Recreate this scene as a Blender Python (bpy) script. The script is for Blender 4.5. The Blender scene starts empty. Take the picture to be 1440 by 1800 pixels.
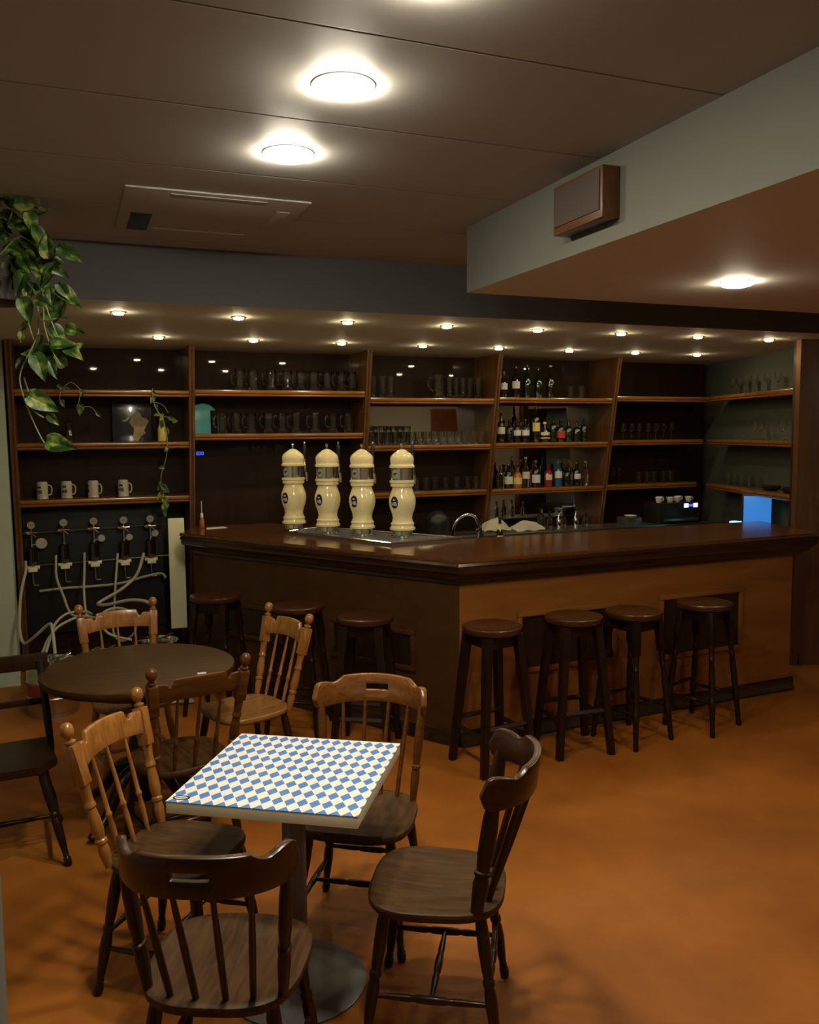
import bpy, bmesh, math, random
from mathutils import Vector, Matrix
random.seed(7)
PI = math.pi
C = bpy.context.scene.collection
# ------------------------------------------------------------------ camera, world, exposure
sc = bpy.context.scene
cd = bpy.data.cameras.new('camera'); cam = bpy.data.objects.new('camera', cd); C.objects.link(cam)
cd.sensor_fit = 'HORIZONTAL'; cd.sensor_width = 36; cd.lens = 1517.2 / 1440 * 36
cd.clip_start = 0.02
cam.matrix_world = Matrix(((0.92841955, 0.04117321, -0.36924505, 0.0),
                           (-0.37145227, 0.0820833, -0.92481649, 0.0),
                           (-0.00776881, 0.99577462, 0.09150162, 1.872),
                           (0, 0, 0, 1)))
sc.camera = cam
w = bpy.data.worlds.new('world'); sc.world = w; w.use_nodes = True
w.node_tree.nodes['Background'].inputs[0].default_value = (1, 0.86, 0.68, 1)
w.node_tree.nodes['Background'].inputs[1].default_value = 0.0
sc.view_settings.view_transform = 'Standard'; sc.view_settings.look = 'None'
sc.view_settings.exposure = 0.0; sc.view_settings.gamma = 1.0
LAMP_BIG = 300.0      # ceiling downlights
LAMP_SMALL = 255.0    # bar spots
LAMP_BOX = 185.0

# ------------------------------------------------------------------ materials
def nt(name):
    m = bpy.data.materials.new(name); m.use_nodes = True
    return m, m.node_tree.nodes, m.node_tree.links, m.node_tree.nodes['Principled BSDF']
def mat(name, col, rough=.5, metal=0, spec=.5, coat=0, trans=0, ior=1.45, var=.12, vs=9, emit=None, es=0, bump=0):
    m, n, l, b = nt(name)
    b.inputs['Roughness'].default_value = rough; b.inputs['Metallic'].default_value = metal
    b.inputs['Specular IOR Level'].default_value = spec; b.inputs['Coat Weight'].default_value = coat
    b.inputs['Coat Roughness'].default_value = .08
    b.inputs['Transmission Weight'].default_value = trans; b.inputs['IOR'].default_value = ior
    tc = n.new('ShaderNodeTexCoord'); no = n.new('ShaderNodeTexNoise'); no.inputs['Scale'].default_value = vs
    no.inputs['Detail'].default_value = 4
    l.new(tc.outputs['Object'], no.inputs['Vector'])
    mx = n.new('ShaderNodeMixRGB'); mx.inputs[1].default_value = (*[c * (1 - var) for c in col], 1)
    mx.inputs[2].default_value = (*[min(1, c * (1 + var)) for c in col], 1)
    l.new(no.outputs['Fac'], mx.inputs[0]); l.new(mx.outputs[0], b.inputs['Base Color'])
    if bump:
        bp = n.new('ShaderNodeBump'); bp.inputs['Strength'].default_value = bump; bp.inputs['Distance'].default_value = .01
        l.new(no.outputs['Fac'], bp.inputs['Height']); l.new(bp.outputs[0], b.inputs['Normal'])
    if emit:
        b.inputs['Emission Color'].default_value = (*emit, 1); b.inputs['Emission Strength'].default_value = es
    return m
def wood(name, c1, c2, axis='z', rough=.35, coat=.3, s=6, stretch=9, spec=.5, bump=.08, cr=.12):
    m, n, l, b = nt(name)
    b.inputs['Roughness'].default_value = rough; b.inputs['Coat Weight'].default_value = coat
    b.inputs['Coat Roughness'].default_value = cr; b.inputs['Specular IOR Level'].default_value = spec
    tc = n.new('ShaderNodeTexCoord'); mp = n.new('ShaderNodeMapping')
    sv = {'x': (1, stretch, stretch), 'y': (stretch, 1, stretch), 'z': (stretch, stretch, 1)}[axis]
    mp.inputs['Scale'].default_value = sv
    no = n.new('ShaderNodeTexNoise'); no.inputs['Scale'].default_value = s; no.inputs['Detail'].default_value = 6
    no.inputs['Distortion'].default_value = .6
    cr = n.new('ShaderNodeValToRGB'); cr.color_ramp.elements[0].position = .34; cr.color_ramp.elements[1].position = .66
    cr.color_ramp.elements[0].color = (*c1, 1); cr.color_ramp.elements[1].color = (*c2, 1)
    l.new(tc.outputs['Object'], mp.inputs[0]); l.new(mp.outputs[0], no.inputs['Vector'])
    l.new(no.outputs['Fac'], cr.inputs[0]); l.new(cr.outputs[0], b.inputs['Base Color'])
    bp = n.new('ShaderNodeBump'); bp.inputs['Strength'].default_value = bump; bp.inputs['Distance'].default_value = .004
    l.new(no.outputs['Fac'], bp.inputs['Height']); l.new(bp.outputs[0], b.inputs['Normal'])
    return m
M = {}
M['oak'] = wood('honey_oak', (0.2200, 0.0850, 0.0154), (0.3740, 0.1550, 0.0315), 'z', .3, .4)
M['oak_seat'] = wood('honey_oak_seat', (0.1700, 0.0712, 0.0140), (0.3000, 0.1330, 0.0294), 'y', .34, .3)
M['dark'] = wood('dark_varnished_wood', (0.0136, 0.0043, 0.0013), (0.0257, 0.0085, 0.0025), 'z', .38, .12, spec=.35)
M['dark_seat'] = wood('dark_worn_seat', (0.0349, 0.0134, 0.0032), (0.0744, 0.0335, 0.0085), 'y', .5, 0, spec=.25)
M['dark_crest'] = wood('dark_crest_wood', (0.0270, 0.0079, 0.0018), (0.0432, 0.0136, 0.0032), 'x', .34, .25, spec=.35)
M['amber_crest'] = wood('amber_crest_wood', (.14, .05, .010), (.22, .082, .018), 'x', .25, .4)
M['mid'] = wood('mid_brown_wood', (0.0748, 0.0252, 0.0050), (0.1292, 0.0450, 0.0086), 'x', .34, .2, spec=.35)
M['stool'] = wood('stool_wood', (0.0081, 0.0030, 0.0014), (0.0149, 0.0054, 0.0022), 'z', .4, .1, spec=.3)
M['stool_seat'] = wood('stool_seat_wood', (0.0325, 0.0095, 0.0028), (0.0553, 0.0176, 0.0050), 'x', .28, .3, spec=.35)
M['shelf'] = wood('shelf_wood', (0.1760, 0.0650, 0.0108), (0.2860, 0.1100, 0.0192), 'x', .22, .6, s=3)
M['post'] = wood('divider_wood', (0.0880, 0.0338, 0.0096), (0.1440, 0.0600, 0.0168), 'z', .3, .4, s=3)
M['back'] = wood('back_panel_veneer', (0.0158, 0.0047, 0.0014), (0.0245, 0.0076, 0.0022), 'z', .6, .22, s=2, stretch=5, bump=0, cr=.03, spec=.2)
M['counter'] = wood('bar_counter_wood', (0.075, 0.024, 0.0045), (0.13, 0.044, 0.008), 'x', .2, .5, s=3)
M['ogee'] = wood('bar_moulding_wood', (0.0168, 0.0066, 0.0036), (0.0300, 0.0120, 0.0060), 'x', .22, .6, s=3)
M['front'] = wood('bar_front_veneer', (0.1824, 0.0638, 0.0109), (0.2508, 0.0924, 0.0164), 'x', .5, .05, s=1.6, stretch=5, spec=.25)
M['front_shaded'] = wood('bar_front_shaded_veneer', (0.0510, 0.0214, 0.0050), (0.0690, 0.0296, 0.0072), 'x', .5, .05, s=1.6, stretch=5, spec=.25)  # darker copy of the front veneer, with the left side's shade in its colour
M['panel_dark'] = wood('panel_dark_wood', (0.0125, 0.0060, 0.0035), (0.0210, 0.0100, 0.0055), 'x', .35, .2)
M['table_brown'] = wood('round_table_wood', (0.0408, 0.0173, 0.0032), (0.0648, 0.0289, 0.0056), 'x', .55, 0, s=4, spec=.25)
M['wall_wood'] = wood('wall_wood', (0.0200, 0.0072, 0.0030), (0.0320, 0.0115, 0.0045), 'z', .4, .2, s=2)
M['chrome'] = mat('chrome', (.75, .74, .7), .12, 1)
M['steel'] = mat('brushed_steel', (.42, .41, .38), .32, 1)
M['cream'] = mat('cream_glaze', (.92, .80, .46), .14, 0, coat=.8, var=.05)
M['stone'] = mat('grey_stoneware', (.42, .385, .30), .4, 0, coat=.3, var=.08)
M['navy'] = mat('navy_enamel', (.02, .02, .08), .25)
M['white'] = mat('white_print', (.75, .73, .66), .4)
M['black'] = mat('black_plastic', (.012, .012, .012), .35)
M['blackboard'] = mat('black_board', (.007, .007, .008), .55)
M['glass'] = mat('clear_glass', (.96, .98, .97), .03, trans=1, var=.01)
M['dglass'] = mat('dark_green_glass', (.004, .011, .005), .06, spec=.8, coat=.5)
M['bglass'] = mat('dark_brown_glass', (.012, .006, .004), .06, spec=.8, coat=.5)
M['amber'] = mat('amber_spirit', (.35, .12, .02), .1, coat=.6)
M['redliq'] = mat('red_bitter', (.30, .02, .015), .1, coat=.6)
M['blueliq'] = mat('blue_bottle', (.02, .10, .22), .1, coat=.6)
M['ink'] = mat('black_ink', (.01, .01, .01), .9, spec=.1)
M['label'] = mat('cream_paper_label', (.62, .57, .42), .6)
M['ylabel'] = mat('yellow_paper_label', (.68, .55, .16), .6)
M['wlabel'] = mat('white_paper_label', (.62, .62, .6), .6)
M['rlabel'] = mat('red_label', (.45, .05, .03), .5)
M['cloth'] = mat('white_cotton', (.72, .70, .6), .8, bump=.2, vs=60)
M['plastic'] = mat('white_plastic', (.74, .72, .48), .45)
M['tube'] = mat('clear_grey_hose', (.40, .38, .28), .3, spec=.6)
M['gauge'] = mat('gauge_face', (.38, .36, .29), .4)
M['brass'] = mat('brass', (.5, .36, .15), .25, 1)
M['tabletop'] = None
M['table_edge'] = mat('table_edge_laminate', (.92, .87, .68), .45)
M['table_metal'] = mat('grey_painted_metal', (.13, .13, .135), .35, spec=.6, bump=.05, vs=80)
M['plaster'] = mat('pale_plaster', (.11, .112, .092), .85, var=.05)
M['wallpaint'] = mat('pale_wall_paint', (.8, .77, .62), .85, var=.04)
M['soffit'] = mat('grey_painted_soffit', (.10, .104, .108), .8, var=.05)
M['underside_lit'] = mat('underside_light_tone', (.58, .56, .50), .7, var=.05)  # paler tone carrying the light that falls on the undersides
M['ceil'] = mat('ceiling_panel', (.35, .335, .31), .6, var=.06, vs=3)
M['greywall'] = mat('grey_green_wall', (.42, .48, .38), .8, var=.1)
M['sidewall'] = mat('grey_painted_niche', (.08, .086, .07), .7, var=.1)
M['trimring'] = mat('white_trim', (.6, .6, .56), .4)
M['lamp'] = mat('lamp_diffuser', (.9, .9, .88), .4, emit=(1, .90, .70), es=LAMP_BIG)
M['lampbox'] = mat('lamp_diffuser_warm', (.9, .9, .88), .4, emit=(1, .86, .62), es=LAMP_BOX)
M['spot'] = mat('spot_lens', (.9, .9, .88), .4, emit=(1, .83, .48), es=LAMP_SMALL)
M['blue'] = mat('blue_screen', (.02, .1, .3), .3, emit=(.06, .34, 1), es=.55)
M['cyan'] = mat('cyan_key_light', (.1, .5, .5), .3, emit=(.2, .95, 1), es=2.5)
M['display'] = mat('lit_display', (.3, .35, .6), .3, emit=(.55, .62, 1), es=2.2)
M['teal'] = mat('teal_reflection_glow', (.05, .2, .17), .3, emit=(.09, .30, .24), es=.22)  # emission in place of a teal reflection in the glossy back panel
M['bluetext'] = mat('blue_glow', (.05, .1, .5), .3, emit=(.06, .12, 1), es=1.2)  # glow of the coffee machine display and of the reflected digits
M['soil'] = mat('dark_pot', (.02, .016, .014), .5)
M['stem'] = mat('vine_stem', (.22, .26, .08), .5)
M['gold'] = mat('golden_print', (.30, .21, .09), .35, coat=.4, var=.8, vs=25)
M['nightblue'] = mat('night_blue_print', (.02, .02, .035), .2, coat=.6)
M['mirror'] = mat('mirror_glass', (.62, .62, .6), .02, 1, var=.01)
M['orangebox'] = mat('orange_brown_board', (.36, .11, .03), .5)
M['copper'] = wood('speaker_case', (0.0680, 0.0253, 0.0073), (0.1000, 0.0371, 0.0110), 'y', .4, .2)
M['speaker_cloth'] = mat('brown_speaker_cloth', (.05, .036, .027), .8, vs=90)
M['kegred'] = mat('red_keg_band', (.22, .03, .02), .4)
M['kegsteel'] = mat('keg_steel', (.5, .46, .36), .3, 1)

def leaf_mat():
    m, n, l, b = nt('variegated_leaf')
    tc = n.new('ShaderNodeTexCoord'); no = n.new('ShaderNodeTexNoise'); no.inputs['Scale'].default_value = 22
    no.inputs['Detail'].default_value = 5; l.new(tc.outputs['Object'], no.inputs['Vector'])
    cr = n.new('ShaderNodeValToRGB'); e = cr.color_ramp.elements
    e[0].position = .42; e[0].color = (.014, .045, .005, 1); e[1].position = .66; e[1].color = (.30, .33, .08, 1)
    x = cr.color_ramp.elements.new(.53); x.color = (.05, .12, .015, 1)
    l.new(no.outputs['Fac'], cr.inputs[0]); l.new(cr.outputs[0], b.inputs['Base Color'])
    b.inputs['Roughness'].default_value = .38
    return m
M['leaf'] = leaf_mat()
def floor_mat():
    m, n, l, b = nt('stained_concrete')
    tc = n.new('ShaderNodeTexCoord'); n1 = n.new('ShaderNodeTexNoise'); n1.inputs['Scale'].default_value = 1.6
    n1.inputs['Detail'].default_value = 8; n1.inputs['Roughness'].default_value = .6
    l.new(tc.outputs['Object'], n1.inputs['Vector'])
    cr = n.new('ShaderNodeValToRGB'); e = cr.color_ramp.elements
    e[0].position = .3; e[0].color = (.22, .066, .008, 1); e[1].position = .72; e[1].color = (.385, .127, .016, 1)
    l.new(n1.outputs['Fac'], cr.inputs[0]); l.new(cr.outputs[0], b.inputs['Base Color'])
    b.inputs['Roughness'].default_value = .48; b.inputs['Specular IOR Level'].default_value = .25
    n2 = n.new('ShaderNodeTexNoise'); n2.inputs['Scale'].default_value = 60; l.new(tc.outputs['Object'], n2.inputs['Vector'])
    bp = n.new('ShaderNodeBump'); bp.inputs['Strength'].default_value = .12; bp.inputs['Distance'].default_value = .004
    l.new(n2.outputs['Fac'], bp.inputs['Height']); l.new(bp.outputs[0], b.inputs['Normal'])
    return m
M['floor'] = floor_mat()
def lozenge_mat():
    m, n, l, b = nt('blue_white_lozenges')
    tc = n.new('ShaderNodeTexCoord'); sp = n.new('ShaderNodeSeparateXYZ'); l.new(tc.outputs['Object'], sp.inputs[0])
    def mth(op, a, bb=None):
        k = n.new('ShaderNodeMath'); k.operation = op
        for i, v in enumerate((a, bb)):
            if v is None: continue
            if isinstance(v, (int, float)): k.inputs[i].default_value = v
            else: l.new(v, k.inputs[i])
        return k.outputs[0]
    u = mth('DIVIDE', mth('ADD', sp.outputs[0], .305), .0399); v = mth('DIVIDE', mth('ADD', sp.outputs[1], .305), .064)
    p = mth('ADD', u, v); q = mth('ADD', mth('SUBTRACT', u, v), 40)
    s = mth('ADD', mth('FLOOR', p), mth('FLOOR', q)); par = mth('FLOORED_MODULO', s, 2)
    def inner(z):
        f = mth('FRACT', z); d = mth('MINIMUM', f, mth('SUBTRACT', 1, f)); return mth('GREATER_THAN', d, .035)
    blue = mth('MULTIPLY', mth('MULTIPLY', mth('LESS_THAN', par, .5), inner(p)), inner(q))
    mx = n.new('ShaderNodeMixRGB'); mx.inputs[1].default_value = (.80, .76, .70, 1); mx.inputs[2].default_value = (.045, .19, .58, 1)
    l.new(blue, mx.inputs[0]); l.new(mx.outputs[0], b.inputs['Base Color'])
    b.inputs['Roughness'].default_value = .35
    return m
M['tabletop'] = lozenge_mat()

# ------------------------------------------------------------------ helpers
def obj(name, bm, m, parent=None, smooth=True, loc=None):
    me = bpy.data.meshes.new(name); bmesh.ops.recalc_face_normals(bm, faces=bm.faces)
    bm.to_mesh(me); bm.free(); me.materials.append(M[m] if isinstance(m, str) else m)
    if smooth:
        for p in me.polygons: p.use_smooth = True
        me.set_sharp_from_angle(angle=math.radians(38))
    o = bpy.data.objects.new(name, me); C.objects.link(o)
    if parent: o.parent = parent
    if loc: o.location = loc
    return o
def tag(o, label, cat, group=None):
    o['label'] = label; o['category'] = cat
    if group: o['group'] = group
    return o
def thing(name, label, cat, loc=(0, 0, 0), rz=0, group=None):
    o = bpy.data.objects.new(name, None); C.objects.link(o); o.location = loc; o.rotation_euler = (0, 0, rz)
    o.empty_display_size = .05
    return tag(o, label, cat, group)
def struct(name, bm, m, label=None, smooth=False):
    o = obj(name, bm, m, smooth=smooth); o['kind'] = 'structure'
    if label: o['label'] = label
    return o
def dup(root, loc, rz=None, label=None, group=None):
    r = root.copy(); C.objects.link(r); r.location = loc
    if rz is not None: r.rotation_euler = (0, 0, rz)
    if label: r['label'] = label
    if group: r['group'] = group
    for ch in list(root.children):
        c = ch.copy(); C.objects.link(c); c.parent = r
        for g in ch.children:
            d = g.copy(); C.objects.link(d); d.parent = c
    return r
NB = bmesh.new
def box(bm, x0, x1, y0, y1, z0, z1, bev=0, T=None):
    vs = [bm.verts.new((x, y, z)) for x in (x0, x1) for y in (y0, y1) for z in (z0, z1)]
    F = [(0, 1, 3, 2), (4, 6, 7, 5), (0, 4, 5, 1), (2, 3, 7, 6), (0, 2, 6, 4), (1, 5, 7, 3)]
    fs = [bm.faces.new([vs[i] for i in f]) for f in F]
    if bev:
        es = list({e for f in fs for e in f.edges})
        r = bmesh.ops.bevel(bm, geom=es, offset=bev, segments=2, affect='EDGES', profile=.6)
        vs = list({v for f in r['faces'] for v in f.verts} | {v for v in vs if v.is_valid})
    if T is not None: bmesh.ops.transform(bm, matrix=T, verts=vs)
    return bm
def frame(p0, p1):
    z = (Vector(p1) - Vector(p0)); L = z.length; z.normalize()
    a = Vector((0, 1, 0)) if abs(z.y) < .9 else Vector((1, 0, 0))
    x = a.cross(z).normalized(); y = z.cross(x)
    m = Matrix((x, y, z)).transposed().to_4x4(); m.translation = Vector(p0)
    return m, L
def lathe(bm, prof, p0=(0, 0, 0), p1=(0, 0, 1), seg=14, unit=False, sx=1, sy=1):
    """prof: (t, r); t is fraction of the axis, or metres when unit"""
    m, L = frame(p0, p1); rings = []
    for t, r in prof:
        h = t if unit else t * L
        if r <= 1e-5: rings.append([bm.verts.new(m @ Vector((0, 0, h)))])
        else: rings.append([bm.verts.new(m @ Vector((r * sx * math.cos(2 * PI * i / seg), r * sy * math.sin(2 * PI * i / seg), h))) for i in range(seg)])
    for a, b in zip(rings, rings[1:]):
        for i in range(seg):
            j = (i + 1) % seg
            if len(a) == 1 and len(b) == 1: continue
            if len(a) == 1: bm.faces.new((a[0], b[i], b[j]))
            elif len(b) == 1: bm.faces.new((a[i], a[j], b[0]))
            else: bm.faces.new((a[i], a[j], b[j], b[i]))
    if len(rings[0]) > 1: bm.faces.new(rings[0][::-1])
    if len(rings[-1]) > 1: bm.faces.new(rings[-1])
    return bm
def smooth_path(pts, n=6):
    P = [Vector(p) for p in pts]; P = [P[0]] + P + [P[-1]]; out = []
    for i in range(1, len(P) - 2):
        for k in range(n):
            t = k / n; a, b, c, d = P[i - 1:i + 3]
            out.append(.5 * ((2 * b) + (c - a) * t + (2 * a - 5 * b + 4 * c - d) * t * t + (3 * b - a - 3 * c + d) * t ** 3))
    out.append(P[-2]); return out
def tube(bm, pts, r, seg=8, smooth=6):
    P = smooth_path(pts, smooth) if smooth else [Vector(p) for p in pts]
    rings = []; up = Vector((.13, .31, .94))
    for i, p in enumerate(P):
        d = (P[min(i + 1, len(P) - 1)] - P[max(i - 1, 0)])
        if d.length < 1e-7: d = Vector((0, 0, 1))
        d.normalize(); x = up.cross(d)
        if x.length < .05: x = Vector((1, 0, 0)).cross(d)
        x.normalize(); y = d.cross(x); up = y if False else up
        rr = r(i / (len(P) - 1)) if callable(r) else r
        rings.append([bm.verts.new(p + rr * (x * math.cos(2 * PI * k / seg) + y * math.sin(2 * PI * k / seg))) for k in range(seg)])
    for a, b in zip(rings, rings[1:]):
        for k in range(seg):
            j = (k + 1) % seg; bm.faces.new((a[k], a[j], b[j], b[k]))
    bm.faces.new(rings[0][::-1]); bm.faces.new(rings[-1]); return bm
def prism(bm, poly, z0, z1):
    a = [bm.verts.new((x, y, z0)) for x, y in poly]; b = [bm.verts.new((x, y, z1)) for x, y in poly]
    bm.faces.new(a[::-1]); bm.faces.new(b); n = len(poly)
    for i in range(n): bm.faces.new((a[i], a[(i + 1) % n], b[(i + 1) % n], b[i]))
    return bm
def loft(bm, sections, close=True):
    """sections: lists of points (same count) joined in order"""
    R = [[bm.verts.new(p) for p in s] for s in sections]; n = len(R[0])
    for a, b in zip(R, R[1:]):
        for i in range(n): bm.faces.new((a[i], a[(i + 1) % n], b[(i + 1) % n], b[i]))
    if close: bm.faces.new(R[0][::-1]); bm.faces.new(R[-1])
    return bm
ORD = ['first', 'second', 'third', 'fourth', 'fifth', 'sixth', 'seventh', 'eighth', 'ninth', 'tenth', 'eleventh', 'twelfth', 'thirteenth', 'fourteenth', 'fifteenth']
def nth(i, n):
    return 'leftmost' if i == 0 else 'rightmost' if i == n - 1 else ORD[i] + ' from the left'
def textmesh(s, size, bold=0.0):
    cu = bpy.data.curves.new('t', 'FONT'); cu.body = s; cu.size = size; cu.align_x = 'CENTER'; cu.align_y = 'CENTER'
    cu.offset = bold; o = bpy.data.objects.new('t', cu); C.objects.link(o)
    bpy.context.view_layer.update()
    me = bpy.data.meshes.new_from_object(o.evaluated_get(bpy.context.evaluated_depsgraph_get()))
    bm = NB(); bm.from_mesh(me); bpy.data.objects.remove(o); bpy.data.curves.remove(cu); bpy.data.meshes.remove(me)
    return bm

# ------------------------------------------------------------------ structure
def paint_underside_light(o, m):     # light on the underside is put into a paler colour
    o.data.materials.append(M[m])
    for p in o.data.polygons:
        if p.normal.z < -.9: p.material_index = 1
bm = NB(); box(bm, -3.2, 10.2, -4.2, 7.9, -.1, 0); struct('floor', bm, 'floor')
bm = NB()          # panelled ceiling: boards laid across with open joints
y = -4.2
ys = [-4.2 + 0] ; e = 2.12
while e > -4.2: e -= .632
cuts = [-4.2]; e += .632
while e < 4.85: cuts.append(e); e += .632
cuts.append(4.86)
for a, b in zip(cuts, cuts[1:]): box(bm, -3.2, 10.2, a + .0035, b - .0035, 2.86, 2.9, .003)
box(bm, -3.2, 10.2, -4.2, 7.9, 2.905, 2.95)
struct('ceiling', bm, 'ceil')
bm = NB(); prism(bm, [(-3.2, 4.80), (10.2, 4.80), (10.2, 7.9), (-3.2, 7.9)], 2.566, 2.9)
o = struct('ceiling_soffit', bm, 'soffit', 'lowered grey ceiling band over the bar'); paint_underside_light(o, 'underside_lit')
bm = NB(); box(bm, 1.86, 10.2, -4.2, 3.88, 2.55, 2.9); o = struct('ceiling_bulkhead', bm, 'plaster', 'pale boxed bulkhead hanging below the ceiling'); paint_underside_light(o, 'underside_lit')
bm = NB(); box(bm, -3.2, 10.2, 7.62, 7.9, 0, 2.6); struct('wall_back', bm, 'wall_wood')
bm = NB(); box(bm, -1.9, -.385, 7.0, 7.65, 0, 2.6); box(bm, -1.9, -.372, 6.985, 7.0, 0, .12); struct('wall_back_left', bm, 'greywall')
bm = NB(); box(bm, -1.9, -1.8, -4.2, 7.1, 0, 2.9); struct('wall_left', bm, 'greywall')
bm = NB(); box(bm, 10.1, 10.2, -2.7, 7.9, 0, 2.9); struct('wall_right', bm, 'wallpaint')
bm = NB(); box(bm, -3.2, 10.2, -2.6, -2.5, 0, 2.9); struct('wall_front', bm, 'wallpaint')
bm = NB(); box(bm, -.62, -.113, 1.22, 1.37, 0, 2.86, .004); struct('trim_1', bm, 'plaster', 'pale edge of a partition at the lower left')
# dark wood wall right of the bar, with a framed door leaf
bm = NB(); box(bm, 5.37, 10.1, 5.14, 5.26, 0, 2.57); box(bm, 5.37, 10.1, 5.12, 5.14, 0, .1); struct('wall_bar_right', bm, 'wall_wood')
# angled niche wall carrying the side shelves
P0 = Vector((5.93, 6.93, 0)); P1 = Vector((5.36, 5.17, 0)); sd = (P1 - P0).normalized(); sn = Vector((-sd.y, sd.x, 0))
if sn.x < 0: sn = -sn
def side(t, d, z): return P0 + sd * t + sn * d + Vector((0, 0, z))
Ls = (P1 - P0).length
bm = NB(); a = side(-.75, .30, 0); b = side(Ls, .30, 0); c = side(Ls, .36, 0); d = side(-.75, .36, 0)
prism(bm, [p[:2] for p in (a, b, c, d)], 0, 2.57); struct('wall_side', bm, 'sidewall')

# ------------------------------------------------------------------ back bar shelving, five bays
ZT = 2.566
def yf(z): return 6.932 + .18 * (ZT - z)
YB = 7.42
xd = [-.345, .955, 2.42, 3.655, 4.925, 6.05]
rows = [[2.19, 1.79, 1.355], [2.20, 1.85], [2.148, 1.738, 1.318], [2.159, 1.745, 1.312], [2.18, 1.757, 1.317]]
nose = [(.0, -.027), (-.012, -.027), (-.02, -.02), (-.02, -.012), (-.012, -.007), (-.022, -.002), (-.026, .010), (-.022, .022), (-.012, .027), (.0, .027)]
def shelf_board(bm, x0, x1, z, dep=.30):
    f = yf(z); prof = [(f + a + .02, z + b) for a, b in nose] + [(f + .05, z + .027), (f + dep, z + .027), (f + dep, z), (f + .05, z), (f + .05, z - .02)]
    loft(bm, [[(x, p[0], p[1]) for p in prof] for x in (x0, x1)])
def divider_mesh(bm, x, w=.046, zb=0.0):
    prof = [(yf(zb) - .005, zb), (yf(ZT) - .005, ZT), (YB, ZT), (YB, zb)]
    loft(bm, [[(xx, p[0], p[1]) for p in prof] for xx in (x - w / 2, x + w / 2)])
    for q in (-.014, .014):   # reeded front edge
        tube(bm, [(x + q, yf(zb) - .006, zb + .002), (x + q, yf(ZT) - .006, ZT - .002)], .0105, 8, 0)
names = ['leftmost bay of dark wood back shelving above the black board', 'second bay of back shelving, holding two rows of beer mugs',
         'third bay of back shelving with a mirror behind the middle shelf', 'fourth bay of back shelving, mirrored and filled with bottles',
         'fifth bay of back shelving, beside the angled niche']
for i in range(5):
    u = thing('shelf_unit', names[i], 'shelf unit', ((xd[i] + xd[i + 1]) / 2, 7.2, 0), 0, 'bays of the back bar shelving')
    inv = Matrix.Translation((-(xd[i] + xd[i + 1]) / 2, -7.2, 0))
    def put(n, bm, m, lab=None):
        bmesh.ops.transform(bm, matrix=inv, verts=bm.verts); o = obj(n, bm, m, u)
        if lab: o['label'] = lab
        return o
    x0, x1 = xd[i] + .023, xd[i + 1] - .023
    bm = NB(); divider_mesh(bm, xd[i]); put('divider', bm, 'post')
    if i == 4:
        pass
    for z in rows[i]:
        bm = NB(); shelf_board(bm, x0, x1 if i < 4 else x1 + .02, z, .44 if i != 99 else .4); put('shelf', bm, 'shelf')
    if i == 0:
        bm = NB(); box(bm, x0, x1, YB, YB + .02, 1.3, ZT); put('back_panel', bm, 'back')
        bm = NB(); box(bm, x0, x1, YB, YB + .02, 0, .3); put('lower_panel', bm, 'back')
    elif i == 1:
        bm = NB(); box(bm, x0, x1, YB, YB + .02, 0, ZT); put('back_panel', bm, 'back')
    elif i == 2:
        bm = NB(); box(bm, x0, x1, YB, YB + .02, 2.13, ZT); put('back_panel', bm, 'back')
        bm = NB(); box(bm, x0, x1, YB, YB + .02, 0, 1.73); put('back_panel', bm, 'back')
        bm = NB(); box(bm, x0, x1, YB - .002, YB + .02, 1.73, 2.13); put('mirror', bm, 'mirror', 'mirror glass behind the middle shelf')
    elif i == 3:
        bm = NB(); box(bm, x0, x1, YB, YB + .02, 2.13, ZT); put('back_panel', bm, 'back')
        bm = NB(); box(bm, x0, x1, YB, YB + .02, 0, 1.0); put('back_panel', bm, 'back')
        bm = NB(); box(bm, x0, x1, YB - .002, YB + .02, 1.0, 2.13); put('mirror', bm, 'mirror', 'mirror glass behind the bottles')
    else:
        bm = NB(); box(bm, x0, x1 + .3, YB, YB + .02, 0, ZT); put('back_panel', bm, 'back')
# angled side shelves
su = thing('shelf_unit', 'angled side shelving in the grey niche at the right end of the bar', 'shelf unit', (5.7, 6.1, 0), 0)
inv = Matrix.Translation((-5.7, -6.1, 0))
def putS(n, bm, m):
    bmesh.ops.transform(bm, matrix=inv, verts=bm.verts); return obj(n, bm, m, su)
for z in (2.18, 1.757, 1.317):
    bm = NB(); prof = [(a + .02, z + b) for a, b in nose] + [(.29, z + .027), (.29, z), (.05, z)]
    off = yf(z) - yf(ZT) if False else .05
    s0 = [side(-.02, p[0] + off, p[1]) for p in prof]; s1 = [side(Ls - .03, p[0] + off, p[1]) for p in prof]
    loft(bm, [s0, s1]); putS('shelf', bm, 'shelf')
bm = NB(); a, b = side(Ls - .03, -.03, 0), side(Ls + .04, -.03, 0); c, d = side(Ls + .04, .34, 0), side(Ls - .03, .34, 0)
prism(bm, [p[:2] for p in (a, b, c, d)], 0, ZT); putS('end_post', bm, 'post')

# back counter under the shelves
bc = thing('back_counter', 'steel topped low counter under the back bar shelving', 'counter', (4.2, 7.0, 0))
bm = NB(); box(bm, -1.68, 1.6, -.32, .0, .95, .985, .004); obj('worktop', bm, 'steel', bc)
bm = NB(); box(bm, -1.66, 1.6, -.28, .0, 0, .949); obj('cabinet', bm, 'panel_dark', bc)

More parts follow.
